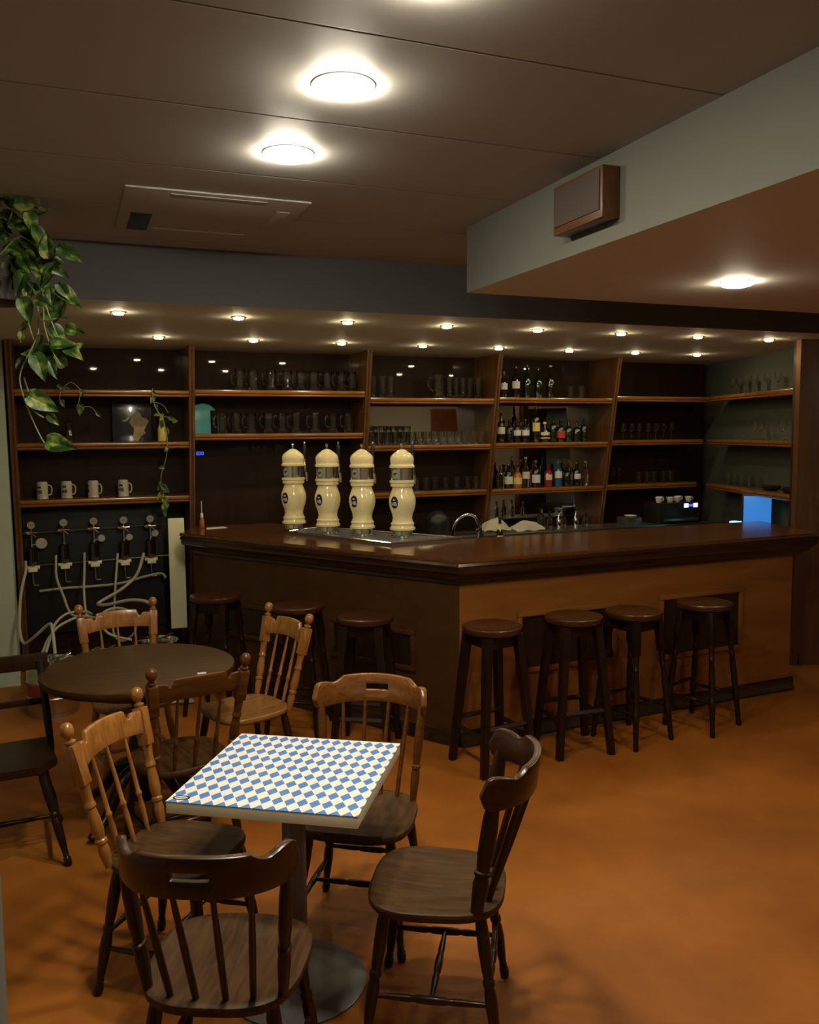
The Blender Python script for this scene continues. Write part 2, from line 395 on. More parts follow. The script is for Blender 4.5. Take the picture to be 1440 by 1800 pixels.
# ------------------------------------------------------------------ lamps
def downlight(name, lab, x, y, z, r, m):
    t = thing(name, lab, 'ceiling light', (x, y, z), 0, 'round ceiling downlights')
    bm = NB(); lathe(bm, [(0, r * .94), (-.003, r * .97), (-.004, r * 1.0), (-.003, r * 1.05), (0, r * 1.06)], seg=40, unit=True); obj('trim_ring', bm, 'trimring', t)
    bm = NB(); lathe(bm, [(-.004, r * .95), (-.009, r * .96), (-.017, r * .86), (-.023, r * .5), (-.025, 0)], seg=40, unit=True); obj('diffuser', bm, m, t)
downlight('ceiling_downlight', 'large bright round downlight highest in the photo, nearest on the brown ceiling', .783, 2.443, 2.86, .086, 'lamp')
downlight('ceiling_downlight', 'bright round downlight on the brown ceiling, just beyond the largest one', .781, 3.086, 2.86, .086, 'lamp')
downlight('ceiling_downlight', 'round downlight under the pale bulkhead at the right', 2.908, 3.20, 2.55, .072, 'lampbox')
downlight('ceiling_downlight', 'round downlight under the bulkhead, nearer the camera and out of frame', 3.3, 1.75, 2.55, .072, 'lampbox')
downlight('ceiling_downlight', 'added unseen round lamp under the bulkhead, lighting the mirrored wall', 6.9, -.6, 2.55, .072, 'lampbox')  # lamp added to brighten the wall that the shelf mirror shows
downlight('ceiling_downlight', 'round downlight on the brown ceiling just above the frame', .785, 1.79, 2.86, .086, 'lamp')
bm = NB()
st = None
for k in range(15):
    row, n = (0, k) if k < 8 else (1, k - 8)
    x = (.3205 + .6802 * n) if row == 0 else (.6618 + .6802 * n); y = 5.229 if row == 0 else 6.449
    if row == 1 and n > 7: continue
    lab = 'small recessed spotlight, %s row over the bar, %s' % (('front', 'back')[row], nth(n, 8 if row == 0 else 7))
    if st is None:
        st = thing('recessed_spotlight', lab, 'spotlight', (x, y, 2.566), 0, 'small spotlights over the bar')
        bm = NB(); lathe(bm, [(0, .03), (-.004, .034), (-.005, .042), (0, .045)], seg=24, unit=True); obj('trim_ring', bm, 'brass', st)
        bm = NB(); lathe(bm, [(-.004, .03), (-.014, .026), (-.018, 0)], seg=24, unit=True); obj('lens', bm, 'spot', st)
    else: dup(st, (x, y, 2.566), None, lab)
dup(st, (.6618 + .6802 * 7, 6.449, 2.566), None, 'small warm recessed spotlight in the back row, nearest the angled niche')
# air conditioner cassette
ac = thing('air_conditioner_cassette', 'square flush air conditioner panel in the brown ceiling above the left shelving', 'air conditioner', (.65, 4.06, 2.86))
bm = NB(); box(bm, -.38, .38, -.38, .38, -.009, -.001, .003); obj('panel', bm, 'ceil', ac)
for x0, x1, y0, y1 in ((-.33, -.24, .02, .40 - .05), (-.2, .2, -.34, -.29), (-.22, .22, .29, .34), (.27, .33, -.2, .2)):
    bm = NB(); box(bm, x0, x1, y0, y1, -.012, -.0085, .001); obj('vent', bm, 'black' if x0 < -.3 else 'ceil', ac)
# speaker on bulkhead
sp = thing('wall_speaker', 'small wooden speaker box on the pale bulkhead side', 'speaker', (1.86, 2.79, 2.71))
bm = NB(); box(bm, -.075, -.001, -.16, .165, -.09, .09, .004); obj('case', bm, 'copper', sp)
bm = NB(); box(bm, -.08, -.074, -.145, .15, -.062, .078, .002); obj('front_cloth', bm, 'speaker_cloth', sp)

# ------------------------------------------------------------------ bar
A = Vector((.775, 6.58)); B = Vector((2.079, 4.455)); Cc = Vector((4.96, 4.575))
n1 = Vector((.852, .523)); n2 = Vector((-.0416, .999)); 
def inter(p, d, q, e):
    k = (q - p).cross(e) / d.cross(e) if False else ((q.x - p.x) * e.y - (q.y - p.y) * e.x) / (d.x * e.y - d.y * e.x)
    return p + d * k
d1 = (A - B).normalized(); d2 = (Cc - B).normalized()
n1 = Vector((-d1.y, d1.x));  n1 = n1 if n1.x > 0 else -n1
n2 = Vector((-d2.y, d2.x));  n2 = n2 if n2.y > 0 else -n2
def off(s):
    """bar front line moved inward by s: end A, corner, end C"""
    return A + n1 * s, inter(A + n1 * s, d1, Cc + n2 * s, d2), Cc + n2 * s
W = .87
o0, oi = off(0), off(W)
bar = thing('bar_counter', 'long angled dark wood bar with thick moulded counter', 'bar', (2.1, 4.6, 0))
inv = Matrix.Translation((-2.1, -4.6, 0))
def putB(n, bm, m, par=None, sm=True):
    bmesh.ops.transform(bm, matrix=inv, verts=bm.verts); return obj(n, bm, m, par or bar, sm)
def hit_y(p, d, Y): return p + d * ((Y - p.y) / d.y)
Aw = hit_y(oi[0], d1, 6.99)
bm = NB(); prism(bm, [tuple(A), tuple(o0[1]), tuple(Cc), (5.22, 5.40), tuple(oi[1]), tuple(Aw), (.93, 6.99)][::1], 1.115, 1.14)
bmesh.ops.bevel(bm, geom=[e for e in bm.edges], offset=.006, segments=2, affect='EDGES'); putB('countertop', bm, 'counter')
# moulded front: profile (inset, z)
mp = [(.004, 1.1148), (-.004, 1.100), (.004, 1.088), (.004, 1.06), (.016, 1.052), (.03, 1.035), (.036, 1.02), (.05, 1.005), (.068, 1.0), (.068, .985), (.12, .985), (.12, 1.1148)]
secs = []
for s, z in mp:
    a, b, c = off(s); secs.append((a, b, c, z))
bm = NB(); loft(bm, [[(q[0].x + d1.x * (-.01 - mp[i][0]), q[0].y - d1.y * (.01 + mp[i][0]), q[3]) for i, q in enumerate(secs)], [(q[1].x, q[1].y, q[3]) for q in secs], [(q[2].x - d2.x * mp[i][0] * 1.2, q[2].y, q[3]) for i, q in enumerate(secs)]])
putB('counter_moulding', bm, 'ogee')
# body
f0, fi = off(.085), off(.62)
CR = Vector((4.80, 4.675)); 
Af = f0[0] - d1 * .06
bm = NB(); prism(bm, [tuple(Af), tuple(f0[1]), tuple(f0[1] + n1 * .02 + d1 * .0), tuple(Af + n1 * .02)], .0, .985); putB('front_panel_left', bm, 'front_shaded')
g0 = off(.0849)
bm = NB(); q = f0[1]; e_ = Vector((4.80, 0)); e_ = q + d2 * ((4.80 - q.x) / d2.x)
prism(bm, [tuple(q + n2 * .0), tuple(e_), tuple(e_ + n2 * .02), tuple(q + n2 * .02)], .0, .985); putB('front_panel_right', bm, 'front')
bm = NB(); prism(bm, [tuple(e_ + n2 * .021), tuple(e_ + n2 * .7 + Vector((.06, 0))), tuple(e_ + n2 * .7), tuple(e_ + n2 * .021 - d2 * .03)], 0, 1.11); putB('end_panel', bm, 'panel_dark')
bm = NB(); r = fi
prism(bm, [tuple(Af + n1 * .03 - d1 * .02), tuple(off(.115)[1]), tuple(off(.115)[2] - d2 * .24), tuple(off(.6)[2] - d2 * .24), tuple(off(.6)[1]), tuple(off(.6)[0] - d1 * .03)], 0, 1.11); putB('carcass', bm, 'panel_dark')
# skirting boards
def strip(bm, p, q, nrm, z0, z1, t, flare=0):
    a, b = Vector((*p, 0)), Vector((*q, 0)); n = Vector((*nrm, 0))
    s = [(0, z0), (-t - flare, z0), (-t - flare, z0 + .02), (-t, z0 + .045), (-t, z1 - .01), (-.003, z1), (0, z1)]
    loft(bm, [[tuple(e + n * u[0] + Vector((0, 0, u[1]))) for u in s] for e in (a, b)])
bm = NB(); strip(bm, Af, f0[1], n1, .001, .095, .014, .012); strip(bm, f0[1], e_ + d2 * .03, n2, .001, .095, .014, .012); putB('skirting', bm, 'ogee')
# framed panels
def framed(p, q, nrm, z0, z1, lab):
    a, b = Vector((*p, 0)), Vector((*q, 0)); n = Vector((*nrm, 0)); d = (b - a).normalized(); L = (b - a).length
    m = Matrix((d, -n, Vector((0, 0, 1)))).transposed().to_4x4(); m.translation = a
    bm = NB(); w_ = .03
    for x0, x1, u0, u1 in ((0, L, z0, z0 + w_), (0, L, z1 - w_, z1), (0, w_, z0 + w_, z1 - w_), (L - w_, L, z0 + w_, z1 - w_)):
        box(bm, x0, x1, .0005, .022, u0, u1, .005, m)
    f = putB('panel_frame', bm, lab)
    bm = NB(); box(bm, w_ - .002, L - w_ + .002, .0004, .006, z0 + w_ - .002, z1 - w_ + .002, 0, m)
    bmesh.ops.transform(bm, matrix=inv, verts=bm.verts); obj('panel_field', bm, 'panel_dark', f)
q = f0[1]
framed(q + d1 * 1.01, q + d1 * .32, n1, .41, .665, 'front_shaded')
framed(q + d1 * 2.05, q + d1 * 1.42, n1, .41, .665, 'front_shaded')
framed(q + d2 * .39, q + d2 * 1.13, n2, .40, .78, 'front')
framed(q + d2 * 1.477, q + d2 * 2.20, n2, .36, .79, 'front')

# ------------------------------------------------------------------ beer towers on drip tray
tr = thing('drip_tray', 'long dark steel drip tray under the four beer towers', 'tray', (1.9, 5.9, 1.14))
tp = [off(.36)[0], off(.80)[0]]
def along(s, dist): return tuple(o0[1] + d1 * s + n1 * dist - Vector((1.9, 5.9)))
bm = NB(); prism(bm, [along(.72, .30), along(1.78, .42), along(1.78, .76), along(.50, .80)], .001, .010); obj('tray_plate', bm, 'table_metal', tr)
bm = NB()
pp = [along(.72, .30), along(1.78, .42), along(1.78, .76), along(.50, .80), along(.72, .30)]
for a, b in zip(pp, pp[1:]): tube(bm, [(*a, .016), (*b, .016)], .008, 8, 0)
obj('rim', bm, 'chrome', tr)
PR = [(0, .078), (.012, .08), (.016, .074), (.045, .072), (.05, .08)]
CER1 = [(.05, .076), (.052, .089), (.066, .09), (.07, .082), (.082, .079), (.09, .083), (.098, .083), (.104, .075), (.13, .068), (.16, .073), (.20, .088), (.24, .0945), (.275, .092), (.31, .080), (.335, .071), (.348, .070), (.352, .081), (.365, .083), (.372, .080), (.378, .088), (.392, .0885), (.396, .079)]
BAND = [(.396, .078), (.398, .0805), (.478, .0805), (.48, .078)]
CAP = [(.48, .078), (.482, .0885), (.495, .089), (.50, .082), (.51, .079), (.52, .082), (.545, .0825), (.562, .077), (.58, .06), (.592, .042), (.60, .032), (.606, .020), (.608, 0)]
FIN = [(.606, .012), (.612, .013), (.616, .006), (.626, .006), (.632, .011), (.640, .0115), (.646, .006), (.648, 0)]
def rad_at(prof, z):
    for (z0, r0), (z1, r1) in zip(prof, prof[1:]):
        if z0 <= z <= z1 and z1 > z0: return r0 + (r1 - r0) * (z - z0) / (z1 - z0)
    return prof[-1][1]
def wrap(bm, prof, ang, zc, lift):
    for v in bm.verts:
        u, h, t = v.co.x, v.co.y, v.co.z
        r = rad_at(prof, zc + h) + lift + t; th = ang + u / r
        v.co = Vector((r * math.cos(th), r * math.sin(th), zc + h))
def ellipse_patch(w_, h_, n=20, rings=5):
    bm = NB(); c = bm.verts.new((0, 0, 0)); prev = None
    for k in range(1, rings + 1):
        ring = [bm.verts.new((w_ * k / rings * math.cos(2 * PI * i / n), h_ * k / rings * math.sin(2 * PI * i / n), 0)) for i in range(n)]
        for i in range(n):
            j = (i + 1) % n
            if prev is None: bm.faces.new((c, ring[i], ring[j]))
            else: bm.faces.new((prev[i], ring[i], ring[j], prev[j]))
        prev = ring
    return bm
def crown(bm, w_, h_, dy=0):
    pts = [(-w_, 0), (w_, 0), (w_ * 1.1, h_), (w_ * .5, h_ * .55), (0, h_ * 1.15), (-w_ * .5, h_ * .55), (-w_ * 1.1, h_)]
    c = bm.verts.new((0, dy + h_ * .3, 0)); v = [bm.verts.new((x, y + dy, 0)) for x, y in pts]
    for i in range(len(v)): bm.faces.new((c, v[i], v[(i + 1) % len(v)]))
fa = math.atan2(-n1.y, -n1.x)
def tower(label, loc):
    t = thing('beer_tower', label, 'beer tap', loc, 0, 'cream ceramic beer towers')
    bm = NB(); lathe(bm, PR, seg=32, unit=True); obj('foot_ring', bm, 'chrome', t)
    bm = NB(); lathe(bm, CER1, seg=40, unit=True); body = obj('ceramic_body', bm, 'cream', t)
    bm = ellipse_patch(.031, .042); wrap(bm, CER1, fa, .245, .0012); bd = obj('badge', bm, 'navy', body)
    bm = textmesh('HB', .035, .0008); bmesh.ops.subdivide_edges(bm, edges=bm.edges, cuts=1)
    bmesh.ops.translate(bm, vec=(0, -.012, 0), verts=bm.verts); crown(bm, .009, .010, .013); wrap(bm, CER1, fa, .245, .0022); obj('badge_letters', bm, 'white', body)
    bm = NB(); lathe(bm, BAND, seg=40, unit=True); band = obj('chrome_band', bm, 'chrome', t)
    bm = ellipse_patch(.027, .030); wrap(bm, BAND, fa, .438, .0015); obj('round_badge', bm, 'gauge', band)
    bm = textmesh('HB', .026, .001); wrap(bm, BAND, fa, .438, .003); obj('round_badge_letters', bm, 'black', band)
    bm = NB(); lathe(bm, CAP, seg=40, unit=True); obj('ceramic_cap', bm, 'cream', t)
    bm = NB(); lathe(bm, FIN, seg=16, unit=True); obj('finial', bm, 'chrome', t)
    k = Vector((n1.x, n1.y, 0)); bm = NB(); tube(bm, [k * .075 + Vector((0, 0, .44)), k * .13 + Vector((0, 0, .44)), k * .145 + Vector((0, 0, .40)), k * .145 + Vector((0, 0, .36))], .011, 10)
    lathe(bm, [(0, .014), (.05, .012), (.07, .007), (.1, .007)], k * .125 + Vector((0, 0, .44)), k * .125 + Vector((0, 0, 1)), 10, True); tp = obj('tap', bm, 'chrome', t)
    bm = NB(); lathe(bm, [(0, .008), (.02, .011), (.07, .014), (.10, .012), (.115, 0)], k * .125 + Vector((0, 0, .53)), k * .125 + Vector((0, 0, 1)), 12, True); obj('tap_handle', bm, 'black', t)
    bm = NB(); lathe(bm, [(0, .006), (.008, .009), (.016, .007), (.02, 0)], k * .125 + Vector((0, 0, .642)), k * .125 + Vector((0, 0, 1)), 12, True); obj('handle_tip', bm, 'chrome', t)
    return t
TW = [(1.589, 6.32), (1.766, 6.025), (1.948, 5.779), (2.167, 5.56)]
tw = tower('cream ceramic beer tower with navy oval badge, leftmost of the four', (*TW[0], 1.151))
for i in (1, 2, 3):
    dup(tw, (*TW[i], 1.151), None, 'cream ceramic beer tower with navy oval badge, ' + ('second from the left', 'third from the left', 'rightmost of the four, nearest the bar corner')[i - 1])

# ------------------------------------------------------------------ glassware
def glass_mesh(kind):
    bm = NB()
    if kind == 'mug':
        lathe(bm, [(0, 0), (0, .036), (.01, .039), (.05, .037), (.12, .040), (.165, .042), (.168, .040), (.165, .038), (.12, .036), (.03, .033), (.022, 0)], seg=14, unit=True)
        tube(bm, [(.036, 0, .135), (.065, 0, .14), (.078, 0, .10), (.066, 0, .055), (.036, 0, .045)], .006, 6, 4)
    elif kind == 'tall':
        lathe(bm, [(0, 0), (0, .027), (.01, .028), (.04, .025), (.19, .033), (.19, .031), (.04, .0225), (.02, 0)], seg=14, unit=True)
    elif kind == 'tumbler':
        lathe(bm, [(0, 0), (0, .031), (.008, .033), (.115, .038), (.115, .0355), (.012, .030), (.012, 0)], seg=14, unit=True)
    elif kind == 'stem':
        lathe(bm, [(0, 0), (0, .032), (.004, .031), (.008, .006), (.07, .004), (.085, .018), (.11, .030), (.16, .030), (.16, .028), (.11, .027), (.088, .014), (.08, 0)], seg=14, unit=True)
    elif kind == 'pitcher':
        lathe(bm, [(0, 0), (0, .052), (.01, .056), (.10, .058), (.17, .045), (.22, .056), (.218, .053), (.17, .042), (.10, .054), (.014, .05), (.012, 0)], seg=18, unit=True)
        tube(bm, [(-.045, 0, .19), (-.09, 0, .18), (-.10, 0, .11), (-.054, 0, .06)], .008, 6, 4)
    return bm
protos = {}
def glassware(kind, name, cat, group, fmt, xs, z, yoff=.13, rz=0, jitter=True, ynear=None):
    for i, x in enumerate(xs):
        lab = fmt % nth(i, len(xs))
        y = yf(z) + yoff + (random.uniform(-.02, .02) if jitter else 0)
        if kind not in protos:
            o = obj(name, glass_mesh(kind), 'glass'); protos[kind] = o
        else:
            o = protos[kind].copy(); C.objects.link(o)
        o.name = name; tag(o, lab, cat, group); o.location = (x, y, z); o.rotation_euler = (0, 0, rz + random.uniform(-.2, .2))
T = .0275
glassware('mug', 'beer_mug', 'beer mug', 'mugs on the upper shelf', 'glass beer mug, upper mug shelf of the second bay, %s', [1.36, 1.47, 1.62, 1.75, 1.87, 1.98, 2.1, 2.22, 2.32], 2.20 + T, .13, 2.6)
glassware('mug', 'beer_mug', 'beer mug', 'mugs on the lower shelf', 'glass beer mug, lower mug shelf of the second bay, %s', [1.22, 1.34, 1.46, 1.6, 1.72, 1.84, 2.01, 2.17, 2.3], 1.85 + T, .13, 2.6)
glassware('tall', 'beer_glass', 'glass', 'tall glasses at the left of the top shelf', 'tall glass at the left end of the third bay top shelf, %s', [2.53, 2.61, 2.69], 2.148 + T, .15)
glassware('pitcher', 'glass_pitcher', 'pitcher', 'pitcher', 'tall glass pitcher on the third bay top shelf%s', [3.15], 2.148 + T, .15)
glassware('tall', 'beer_glass', 'glass', 'tall glasses at the right of the top shelf', 'tall glass right of the pitcher, third bay top shelf, %s', [3.25, 3.32, 3.39, 3.465, 3.54], 2.148 + T, .15)
glassware('mug', 'beer_mug', 'beer mug', 'mugs in the mirrored shelf corner', 'beer mug behind the tumblers on the mirrored shelf, %s', [2.54, 2.66, 2.78, 2.90], 1.738 + T, .235, 2.6)
glassware('tumbler', 'glass_tumbler', 'glass', 'tumblers on the mirrored shelf', 'clear tumbler in the long mirrored row, %s', [2.50 + .0775 * i for i in range(15)], 1.738 + T, .09, jitter=False)
glassware('tumbler', 'glass_tumbler', 'glass', 'glasses on the lowest shelf of the third bay', 'clear glass on the lowest shelf of the third bay, %s', [2.86, 2.98, 3.07, 3.17, 3.27, 3.39, 3.50, 3.59], 1.318 + T, .13)
glassware('tumbler', 'glass_tumbler', 'glass', 'tumblers beside the top shelf bottles', 'clear tumbler at the right of the top shelf bottles, %s of two', [4.52, 4.63], 2.159 + T, .13)
glassware('stem', 'wine_glass', 'wine glass', 'stemmed glasses in the fifth bay', 'stemmed glass on the middle shelf of the fifth bay, %s', [5.06, 5.16, 5.26, 5.36, 5.46, 5.56, 5.66, 5.76], 1.757 + T, .13)
glassware('stem', 'wine_glass', 'wine glass', 'stemmed glasses low in the fifth bay', 'stemmed glass, lowest shelf of the fifth bay, %s', [5.01, 5.10, 5.19], 1.317 + T, .13)
glassware('tumbler', 'glass_tumbler', 'glass', 'glasses low in the fifth bay', 'short glass, lowest shelf of the fifth bay, %s', [5.43, 5.52, 5.61, 5.71, 5.8], 1.317 + T, .13)
def sideglass(kind, name, cat, group, fmt, ts, z):
    for i, t in enumerate(ts):
        o = protos[kind].copy(); C.objects.link(o); o.name = name; tag(o, fmt % nth(i, len(ts)), cat, group); o.location = side(t, .17, z + T)
sideglass('stem', 'wine_glass', 'wine glass', 'glasses on the niche top shelf', 'stemmed glass on the top shelf of the angled niche, %s', [.25, .4, .55, .7, .95, 1.15], 2.18)
sideglass('tumbler', 'glass_tumbler', 'glass', 'glasses on the niche low shelf', 'short glass on the lowest shelf of the angled niche, %s', [.2, .35, .5, .65], 1.317)
sideglass('stem', 'wine_glass', 'wine glass', 'glasses on the niche middle shelf', 'glass on the middle shelf of the angled niche, %s', [.75, .86, 1.25], 1.757)
# little dark bowls on the niche's low shelf
for i, t in enumerate((1.1, 1.45)):
    bm = NB(); lathe(bm, [(0, .05), (.02, .08), (.04, .085), (.045, .075), (.02, .06), (.012, 0)], seg=20, unit=True)
    tag(obj('dark_bowl', bm, 'black', loc=side(t, .16, 1.317 + T)), 'dark bowl on the lowest niche shelf, %s of two' % ('left', 'right')[i], 'bowl', 'bowls on the niche shelf')

# stoneware mugs, upturned
def stone_mug(label, loc):
    t = thing('stoneware_mug', label, 'mug', loc, 0, 'upturned stoneware mugs'); pr_ = [(0, .040), (.003, .044), (.008, .042), (.02, .0405), (.11, .0405), (.125, .039), (.134, .033), (.135, 0)]
    bm = NB(); lathe(bm, pr_, seg=28, unit=True); b_ = obj('body', bm, 'stone', t)
    bm = NB(); tube(bm, [(.038, .01, .105), (.06, .015, .10), (.068, .016, .07), (.06, .014, .035), (.038, .01, .03)], .006, 8, 4); obj('handle', bm, 'stone', t)
    bm = textmesh('HB', .036, .0012); bmesh.ops.subdivide_edges(bm, edges=bm.edges, cuts=1)
    for v in bm.verts: v.co.y -= .012
    crown(bm, .015, .02, .015); wrap(bm, pr_, math.radians(-125), .068, .0012); obj('mug_print', bm, 'navy', t)
    return t
sm = None
for i, x in enumerate((-.165, .01, .205, .43)):
    lab = 'grey stoneware mug with crown print, left bay, %s' % nth(i, 4)
    loc = (x, yf(1.355) + .09, 1.355 + T)
    if sm is None: sm = stone_mug(lab, loc)
    else: dup(sm, loc, (.0, .15, -.75 + .0, .1)[i], lab)

# ------------------------------------------------------------------ bottles
BP = {'wine': [(0, .036), (.004, .038), (.18, .038), (.205, .030), (.225, .015), (.29, .013), (.292, .015), (.305, .015), (.306, 0)],
      'squat': [(0, .042), (.004, .044), (.12, .044), (.15, .034), (.17, .016), (.215, .014), (.217, .017), (.235, .017), (.236, 0)],
      'round': [(0, .04), (.004, .048), (.06, .052), (.11, .046), (.15, .02), (.20, .014), (.202, .016), (.225, .016), (.226, 0)],
      'small': [(0, .024), (.003, .026), (.09, .026), (.11, .012), (.15, .011), (.152, .013), (.165, .013), (.166, 0)]}
def bottle(kind, m, lm, cap, label, loc, group, s=1.0, lz=(.06, .13)):
    t = thing('bottle', label, 'bottle', loc, random.uniform(-.2, .2), group); pf = BP[kind]
    pf = [(z * s, r) for z, r in pf]; n = 4 if kind == 'wine' else 4
    top = pf[-1][0]
    bm = NB(); lathe(bm, pf[:-3] + [(pf[-3][0], 0)], seg=16, unit=True); obj('glass_body', bm, m, t)
    bm = NB(); lathe(bm, [(pf[-3][0] + .0005, pf[-3][1]), (top - .002, pf[-3][1]), (top, pf[-3][1] * .8), (top, 0)], seg=12, unit=True); obj('cap', bm, cap, t)
    if lm:
        z0, z1 = lz[0] * s, lz[1] * s; bm = NB(); n = 10; rr = []
        for z in (z0, z1):
            r = rad_at(pf, z) + .0012; rr.append([bm.verts.new((r * math.cos(a), r * math.sin(a), z)) for a in [math.radians(-90 - 75 + 150 * k / n) for k in range(n + 1)]])
        for k in range(n): bm.faces.new((rr[0][k], rr[0][k + 1], rr[1][k + 1], rr[1][k]))
        obj('paper_label', bm, lm, t)
    return t
def row(z, yo, spec, shelf, group):
    for i, (x, k, m, lm, cap, s, d) in enumerate(spec):
        bottle(k, m, lm, cap, '%s, %s, %s' % (d, shelf, nth(i, len(spec))), (x, yf(z) + yo, z + T), group, s, (.09, .16) if k == 'wine' else (.04, .11))
row(2.159, .13, [(3.79, 'wine', 'bglass', 'wlabel', 'black', .82, 'dark bottle with pale label by the divider'), (3.92, 'wine', 'bglass', 'wlabel', 'black', .95, 'dark bottle with white label'),
                 (4.04, 'wine', 'dglass', None, 'black', 1.0, 'dark unlabelled wine bottle'), (4.16, 'wine', 'dglass', None, 'black', .92, 'dark wine bottle'), (4.29, 'wine', 'bglass', None, 'wlabel', 1.0, 'dark bottle with light capsule')],
    'top shelf', 'bottles on the top shelf')
row(1.745, .12, [(3.80, 'wine', 'bglass', 'label', 'black', .9, 'dark bottle with tall cream label'), (3.89, 'wine', 'bglass', None, 'black', .7, 'short dark bottle'), (3.97, 'wine', 'bglass', 'wlabel', 'black', .72, 'short dark bottle with grey label'),
                 (4.06, 'wine', 'bglass', 'wlabel', 'black', .72, 'short dark bottle with dull label'), (4.175, 'wine', 'bglass', 'ylabel', 'gold', 1.15, 'tall bottle with bright yellow label'), (4.27, 'round', 'bglass', 'label', 'ylabel', .85, 'round bottle with cream label'),
                 (4.362, 'wine', 'dglass', None, 'black', .8, 'slim dark bottle'), (4.446, 'squat', 'bglass', 'rlabel', 'black', .95, 'dark bottle with red base label'), (4.535, 'squat', 'dglass', None, 'black', .9, 'plain dark green bottle'), (4.625, 'squat', 'dglass', None, 'black', .85, 'squat dark bottle'), (4.71, 'wine', 'dglass', None, 'black', .75, 'dark bottle against the divider')],
    'middle shelf', 'bottles on the middle shelf')
row(1.312, .12, [(3.84, 'wine', 'glass', None, 'chrome', .7, 'clear bottle'), (3.92, 'squat', 'dglass', 'wlabel', 'chrome', 1.0, 'green bottle with pale label'), (4.02, 'squat', 'amber', 'ylabel', 'black', .9, 'amber bottle with yellow label'), (4.11, 'wine', 'glass', 'label', 'wlabel', .95, 'clear bottle with cream label'),
                 (4.22, 'squat', 'bglass', 'wlabel', 'chrome', 1.1, 'broad dark bottle with blue white label'), (4.36, 'wine', 'redliq', 'label', 'black', .75, 'slim red bottle'), (4.47, 'wine', 'blueliq', 'wlabel', 'black', .92, 'blue bottle with tall white label'),
                 (4.57, 'squat', 'dglass', None, 'black', .9, 'dark squat bottle'), (4.68, 'wine', 'dglass', 'wlabel', 'chrome', .75, 'green bottle with triangular white label'), (4.78, 'wine', 'glass', None, 'wlabel', .78, 'clear tall bottle by the divider')],
    'lowest shelf', 'bottles on the lowest shelf')
# back counter clutter
for i, (x, k, m, s, d) in enumerate([(4.09, 'small', 'glass', 1.0, 'small clear bottle, second right of the towels'), (4.02, 'wine', 'glass', .62, 'clear bottle just right of the towels'), (4.19, 'small', 'chrome', 1.0, 'small shiny shaker bottle'),
                                     (4.26, 'small', 'glass', 1.1, 'second small clear bottle from the right'), (4.37, 'small', 'chrome', 1.05, 'bright chrome pourer bottle'), (4.49, 'small', 'glass', .9, 'small clear bottle nearest the divider')]):
    bottle(k, m, None, 'chrome' if i % 2 else 'black', d + ' on the back counter', (x, 6.80 + .03 * (i % 2), .985), 'small bottles on the back counter', s)
def cloth_mesh(w_, d_, h_, seed):
    rnd = random.Random(seed); bm = NB(); n = 12; g = []
    for i in range(n + 1):
        rw = []
        for j in range(n + 1):
            u, v = i / n - .5, j / n - .5
            z = h_ * max(0, 1 - (abs(u) * 2) ** 2.4) * max(0, 1 - (abs(v) * 2) ** 2.4) + .006 * math.sin(13 * u + seed) + .008 * math.cos(17 * v + 2 * seed) + .016
            rw.append(bm.verts.new((u * w_ + .01 * math.sin(9 * v + seed), v * d_, z)))
        g.append(rw)
    for i in range(n):
        for j in range(n): bm.faces.new((g[i][j], g[i + 1][j], g[i + 1][j + 1], g[i][j + 1]))
    bmesh.ops.solidify(bm, geom=bm.faces[:], thickness=.008)
    return bm
tag(obj('bar_towel', cloth_mesh(.26, .22, .10, 1), 'cloth', loc=(3.55, 6.83, .986)), 'folded white bar towel lying in a low heap, left of the two', 'towel', 'white towels on the back counter')
tag(obj('bar_towel', cloth_mesh(.30, .20, .065, 3), 'cloth', loc=(3.85, 6.80, .986)), 'white bar towel spread over the counter beside the small bottles', 'towel', 'white towels on the back counter')
bm = NB(); lathe(bm, [(0, .09), (.01, .10), (.10, .11), (.15, .10), (.185, .07), (.205, .03), (.21, 0)], seg=28, unit=True)
tag(obj('black_ice_bucket', bm, 'black', loc=(3.0, 6.86, .985)), 'round black domed bucket on the back counter behind the towers', 'bucket')
bm = NB(); box(bm, -.09, .09, -.08, .08, 0, .07, .008); tag(obj('napkin_box', bm, 'steel', loc=(5.0, 6.85, .986)), 'low grey steel box on the back counter right of the divider', 'box')
bm = NB(); lathe(bm, [(0, .04), (.006, .055), (.012, .06), (.014, .05), (.012, 0)], seg=20, unit=True); tag(obj('small_plate', bm, 'white', loc=(5.02, 6.86, 1.0565)), 'small white plate on the grey steel box', 'plate')

# sink unit behind the bar corner
sk = thing('sink_unit', 'low steel sink unit behind the bar corner', 'sink', (2.95, 5.95, 0))
bm = NB(); box(bm, -.40, .55, -.22, .25, .0, .94); box(bm, -.42, .57, -.24, .27, .94, .965, .005); obj('unit', bm, 'steel', sk)
bm = NB(); lathe(bm, [(0, .024), (.03, .02), (.035, .013)], (-.22, 0, .965), (-.22, 0, 2), 14, True)
tube(bm, [(-.22, 0, .99), (-.22, 0, 1.12), (-.19, -.01, 1.20), (-.12, -.02, 1.245), (-.05, -.03, 1.23), (-.02, -.03, 1.17)], .011, 10); obj('tap', bm, 'chrome', sk)
bottle('small', 'glass', None, 'black', 'small clear bottle right of the chrome sink tap', (2.98, 5.98, .966), None, 1.25)
bottle('small', 'dglass', 'ylabel', 'black', 'small green bottle right of the chrome sink tap', (3.16, 6.0, .966), None, 1.45)

